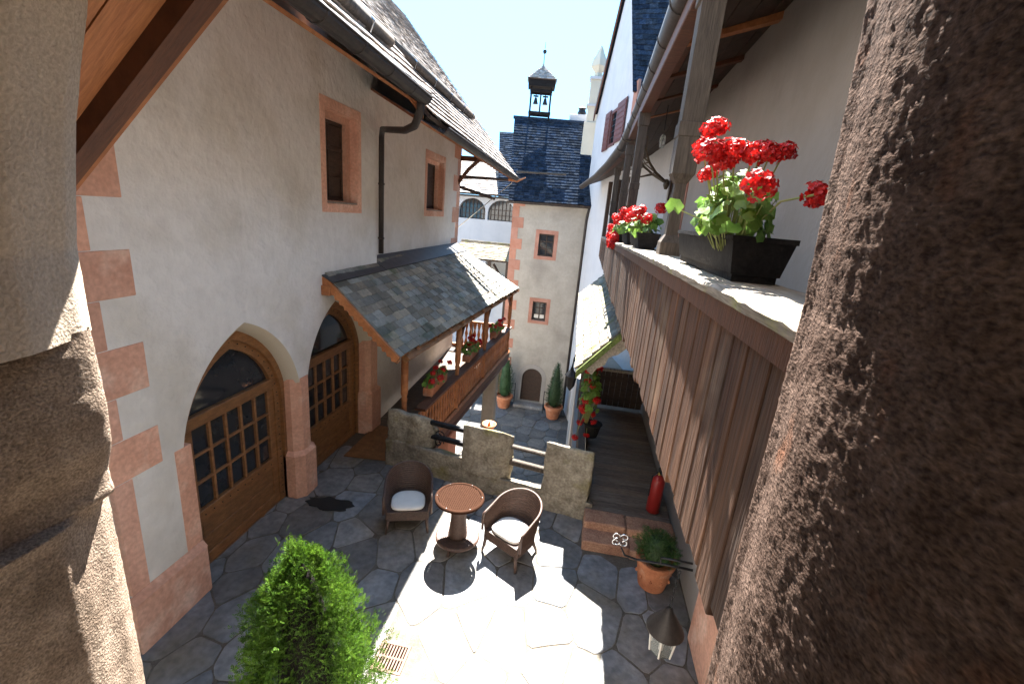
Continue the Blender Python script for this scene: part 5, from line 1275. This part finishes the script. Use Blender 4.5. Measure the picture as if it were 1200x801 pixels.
# copper fountain bowl behind the middle merlon
fo_ = thing('copper_fountain', 'small copper fountain bowl behind the middle merlon', 'fountain', (-1.2, 7.4, -4.6))
fc = ray_at(573, 499, 7.6)
MB().lathe([(.03, -.14), (.05, -.06), (.10, -.02), (.135, .04), (.14, .055), (.125, .05), (.08, .02), (.02, .01)], tuple(fc), 28, cap=False).build('bowl', 'copper', fo_, smooth=True)
MB().lathe([(.035, .01), (.03, .05), (.014, .08), (.012, .10), (.003, .12)], tuple(fc), 12).build('knob', 'copper', fo_, smooth=True)
MB().lathe([(.30, -4.62-fc.z), (.22, -4.4-fc.z), (.09, -4.2-fc.z), (.07, -.5), (.11, -.2), (.15, -.145), (.05, -.14)], tuple(fc), 20).build('pedestal', 'terracotta', fo_, smooth=True)
# wrought iron wall lamp at the corner
wlm = thing('wrought_iron_lamp', 'black wrought iron wall lamp by the porch roof corner', 'lamp', (.15, 11, 1))
lc2 = ray_at(669, 444, 10.5)
MB().lathe([(.02, -.30), (.10, -.18), (.14, .08), (.17, .10), (.05, .24), (.02, .34)], tuple(lc2), 6).build('body', 'iron', wlm)
m = MB(); pts = [lc2+Vector((.0, 0, .34)), lc2+Vector((.02, .05, .55)), lc2+Vector((.15, .1, .68)), lc2+Vector((.40, .1, .60))]; m.tube(pts, .02, 6)
for i in range(2): m.tube([lc2+Vector((.12+.14*math.cos(a)*(1-a/9), .08, .48+i*.1+.12*math.sin(a)*(1-a/9))) for a in np.linspace(0, 5, 14)], .012, 5)
m.build('bracket', 'iron', wlm)

# ------------------------------------------------------------------ back wing with arched windows
bwg = thing('arcaded_wing', 'pale arcaded wing with arched windows behind the left house corner', 'building', (-6.5, 26, ZB))
YB = 26.0; fbk = frame((0, YB, 0), (1, 0, 0), (0, -1, 0)); s_ = YB/24
ar = []
for cxp in (-8.55, -6.75, -5.02): ar.append(rarch(cxp-.80, cxp+.80, H-.40, H+.02, 12, .9))
lo = [rarch(cxp-.8, cxp+.8, H-3.6, H-2.55, 12) for cxp in (-8.5, -7.0, -4.95)]
m = MB(); m.prism(rect(-12, -3.9, ZB, H+.92), ar+lo, fbk, -.4, 0); m.build('wall', 'plaster_white', bwg)
for a in ar:
    w_ = MB().prism(a, [], fbk, -.3, -.25).build('window', 'glass_dark', bwg); c_ = (a[0][0]+a[1][0])/2
    for k in range(-3, 4): fbox(MB(), fbk, c_+k*.22-.02, c_+k*.22+.02, H-.4, H+.02+.72*math.sqrt(max(0, 1-(k*.22/.8)**2)), -.245, -.2).build('mullion', 'wood_dark', w_)
    for v in (H-.37, H-.1, H+.2): fbox(MB(), fbk, c_-.7, c_+.7, v-.02, v+.02, -.246, -.21).build('glazing_bar', 'wood_dark', w_)
for a in lo: MB().prism(a, [], fbk, -1.2, -1.1).build('arcade_opening', 'wood_dark', bwg)
tiles(bwg, 'roof_shingle', (-12, YB-.35, H+.95), (-5.2, YB-.35, H+.98), (-12, YB+3, H+3.0), (-5.2, YB+3, H+3.0), .25, .22, 'shingle', th=.03, maxind=0)
tiles(bwg, 'slate', (-5.2, YB-.4, H+.95), (-3.5, YB-.4, H+.98), (-6.3, YB+4.0, H+4.9), (-4.5, YB+4.0, H+4.9), .25, .2, 'slate_far', th=.03, maxind=0)
gutter(MB(), (-12, YB-.42, H+.88), (-3.6, YB-.42, H+.9), .09).build('gutter', 'gutter', bwg)
MB().box((-12, YB+.4, ZB), (-3.9, YB+5, H-.5)).build('core', 'plaster_tower', bwg)
# little lit roof in front, on dark posts
lr = thing('small_shingled_roof', 'small sunlit shingled roof on dark posts before the arcaded wing', 'roof', (-5, 22, 1))
tiles(lr, 'roof_shingle', (-6.5, 21.6, H-2.22), (-3.45, 21.6, H-2.22), (-6.5, 23.2, H-1.56), (-3.6, 23.2, H-1.56), .2, .17, 'shingle_moss', th=.025, maxind=0)
MB().tube([(-6.5, 23.2, H-1.50), (-3.9, 23.2, H-1.50), (-3.6, 23.2, H-1.40)], .07, 6).build('ridge', 'shingle_moss', lr)
for x_ in (-5.3, -4.6, -3.7): MB().box((x_-.07, 21.7, ZB), (x_+.07, 21.85, H-2.3)).build('post', 'wood_dark', lr)
MB().tube([(-3.7, 21.75, H-3.4), (-4.4, 21.75, H-2.4)], .06, 4).tube([(-5.3, 21.75, H-3.1), (-4.9, 21.75, H-2.4)], .06, 4).build('brace', 'wood_dark', lr)
MB().box((-6.5, 21.7, H-3.5), (-3.4, 21.8, H-3.3)).build('beam', 'white_wood', lr)
# timbers and stay rod hanging beyond the left house corner
tr_ = thing('timber_outrigger', 'dark timber bars and a thin stay rod jutting from the left house corner', 'bracket', (-3.4, 13.3, 5))
m = MB(); m.tube([ray_at(536, 207, 13.0), ray_at(602, 211, 13.0)], .045, 6); m.tube([ray_at(536, 218, 13.1), ray_at(580, 233, 13.1)], .05, 6); m.build('bar', 'wood_dark', tr_)
MB().tube([ray_at(537, 266, 12.8), ray_at(600, 214, 12.8)], .012, 5).build('stay_rod', 'steel', tr_)
MB().tube([ray_at(596, 210, 12.0), ray_at(606, 212, 12.0), ray_at(616, 208, 12.0)], [.05, .04, .015], 6).build('water_spout', 'copper', tr_)

# ------------------------------------------------------------------ geranium boxes on the left gallery rail
GL = 'geranium boxes on the slate roofed gallery'
for i, (t, lb) in enumerate(((.22, 'nearest geranium box hanging inside the carved gallery rail'), (.52, 'middle geranium box on the carved gallery rail'), (.84, 'far geranium box by the gallery end post'))):
    p = railp(t, .91, -.12); tt = thing('geranium_trough', lb, 'flower box', tuple(p), GL); Rh = random.Random(50+i)
    MB().box((-.09, -.45, 0), (.09, .45, .16), .01, Matrix.Translation(p)).build('trough', 'terracotta', tt)
    hs = [((p.x+Rh.uniform(-.12, .16), p.y+Rh.uniform(-.5, .45), p.z+Rh.uniform(.26, .46)), Rh.uniform(.05, .07)) for _ in range(8)]
    geranium(tt, tuple(p+Vector((0, 0, .20))), (.17, .5, .16), 70, hs, 60+i, .05)
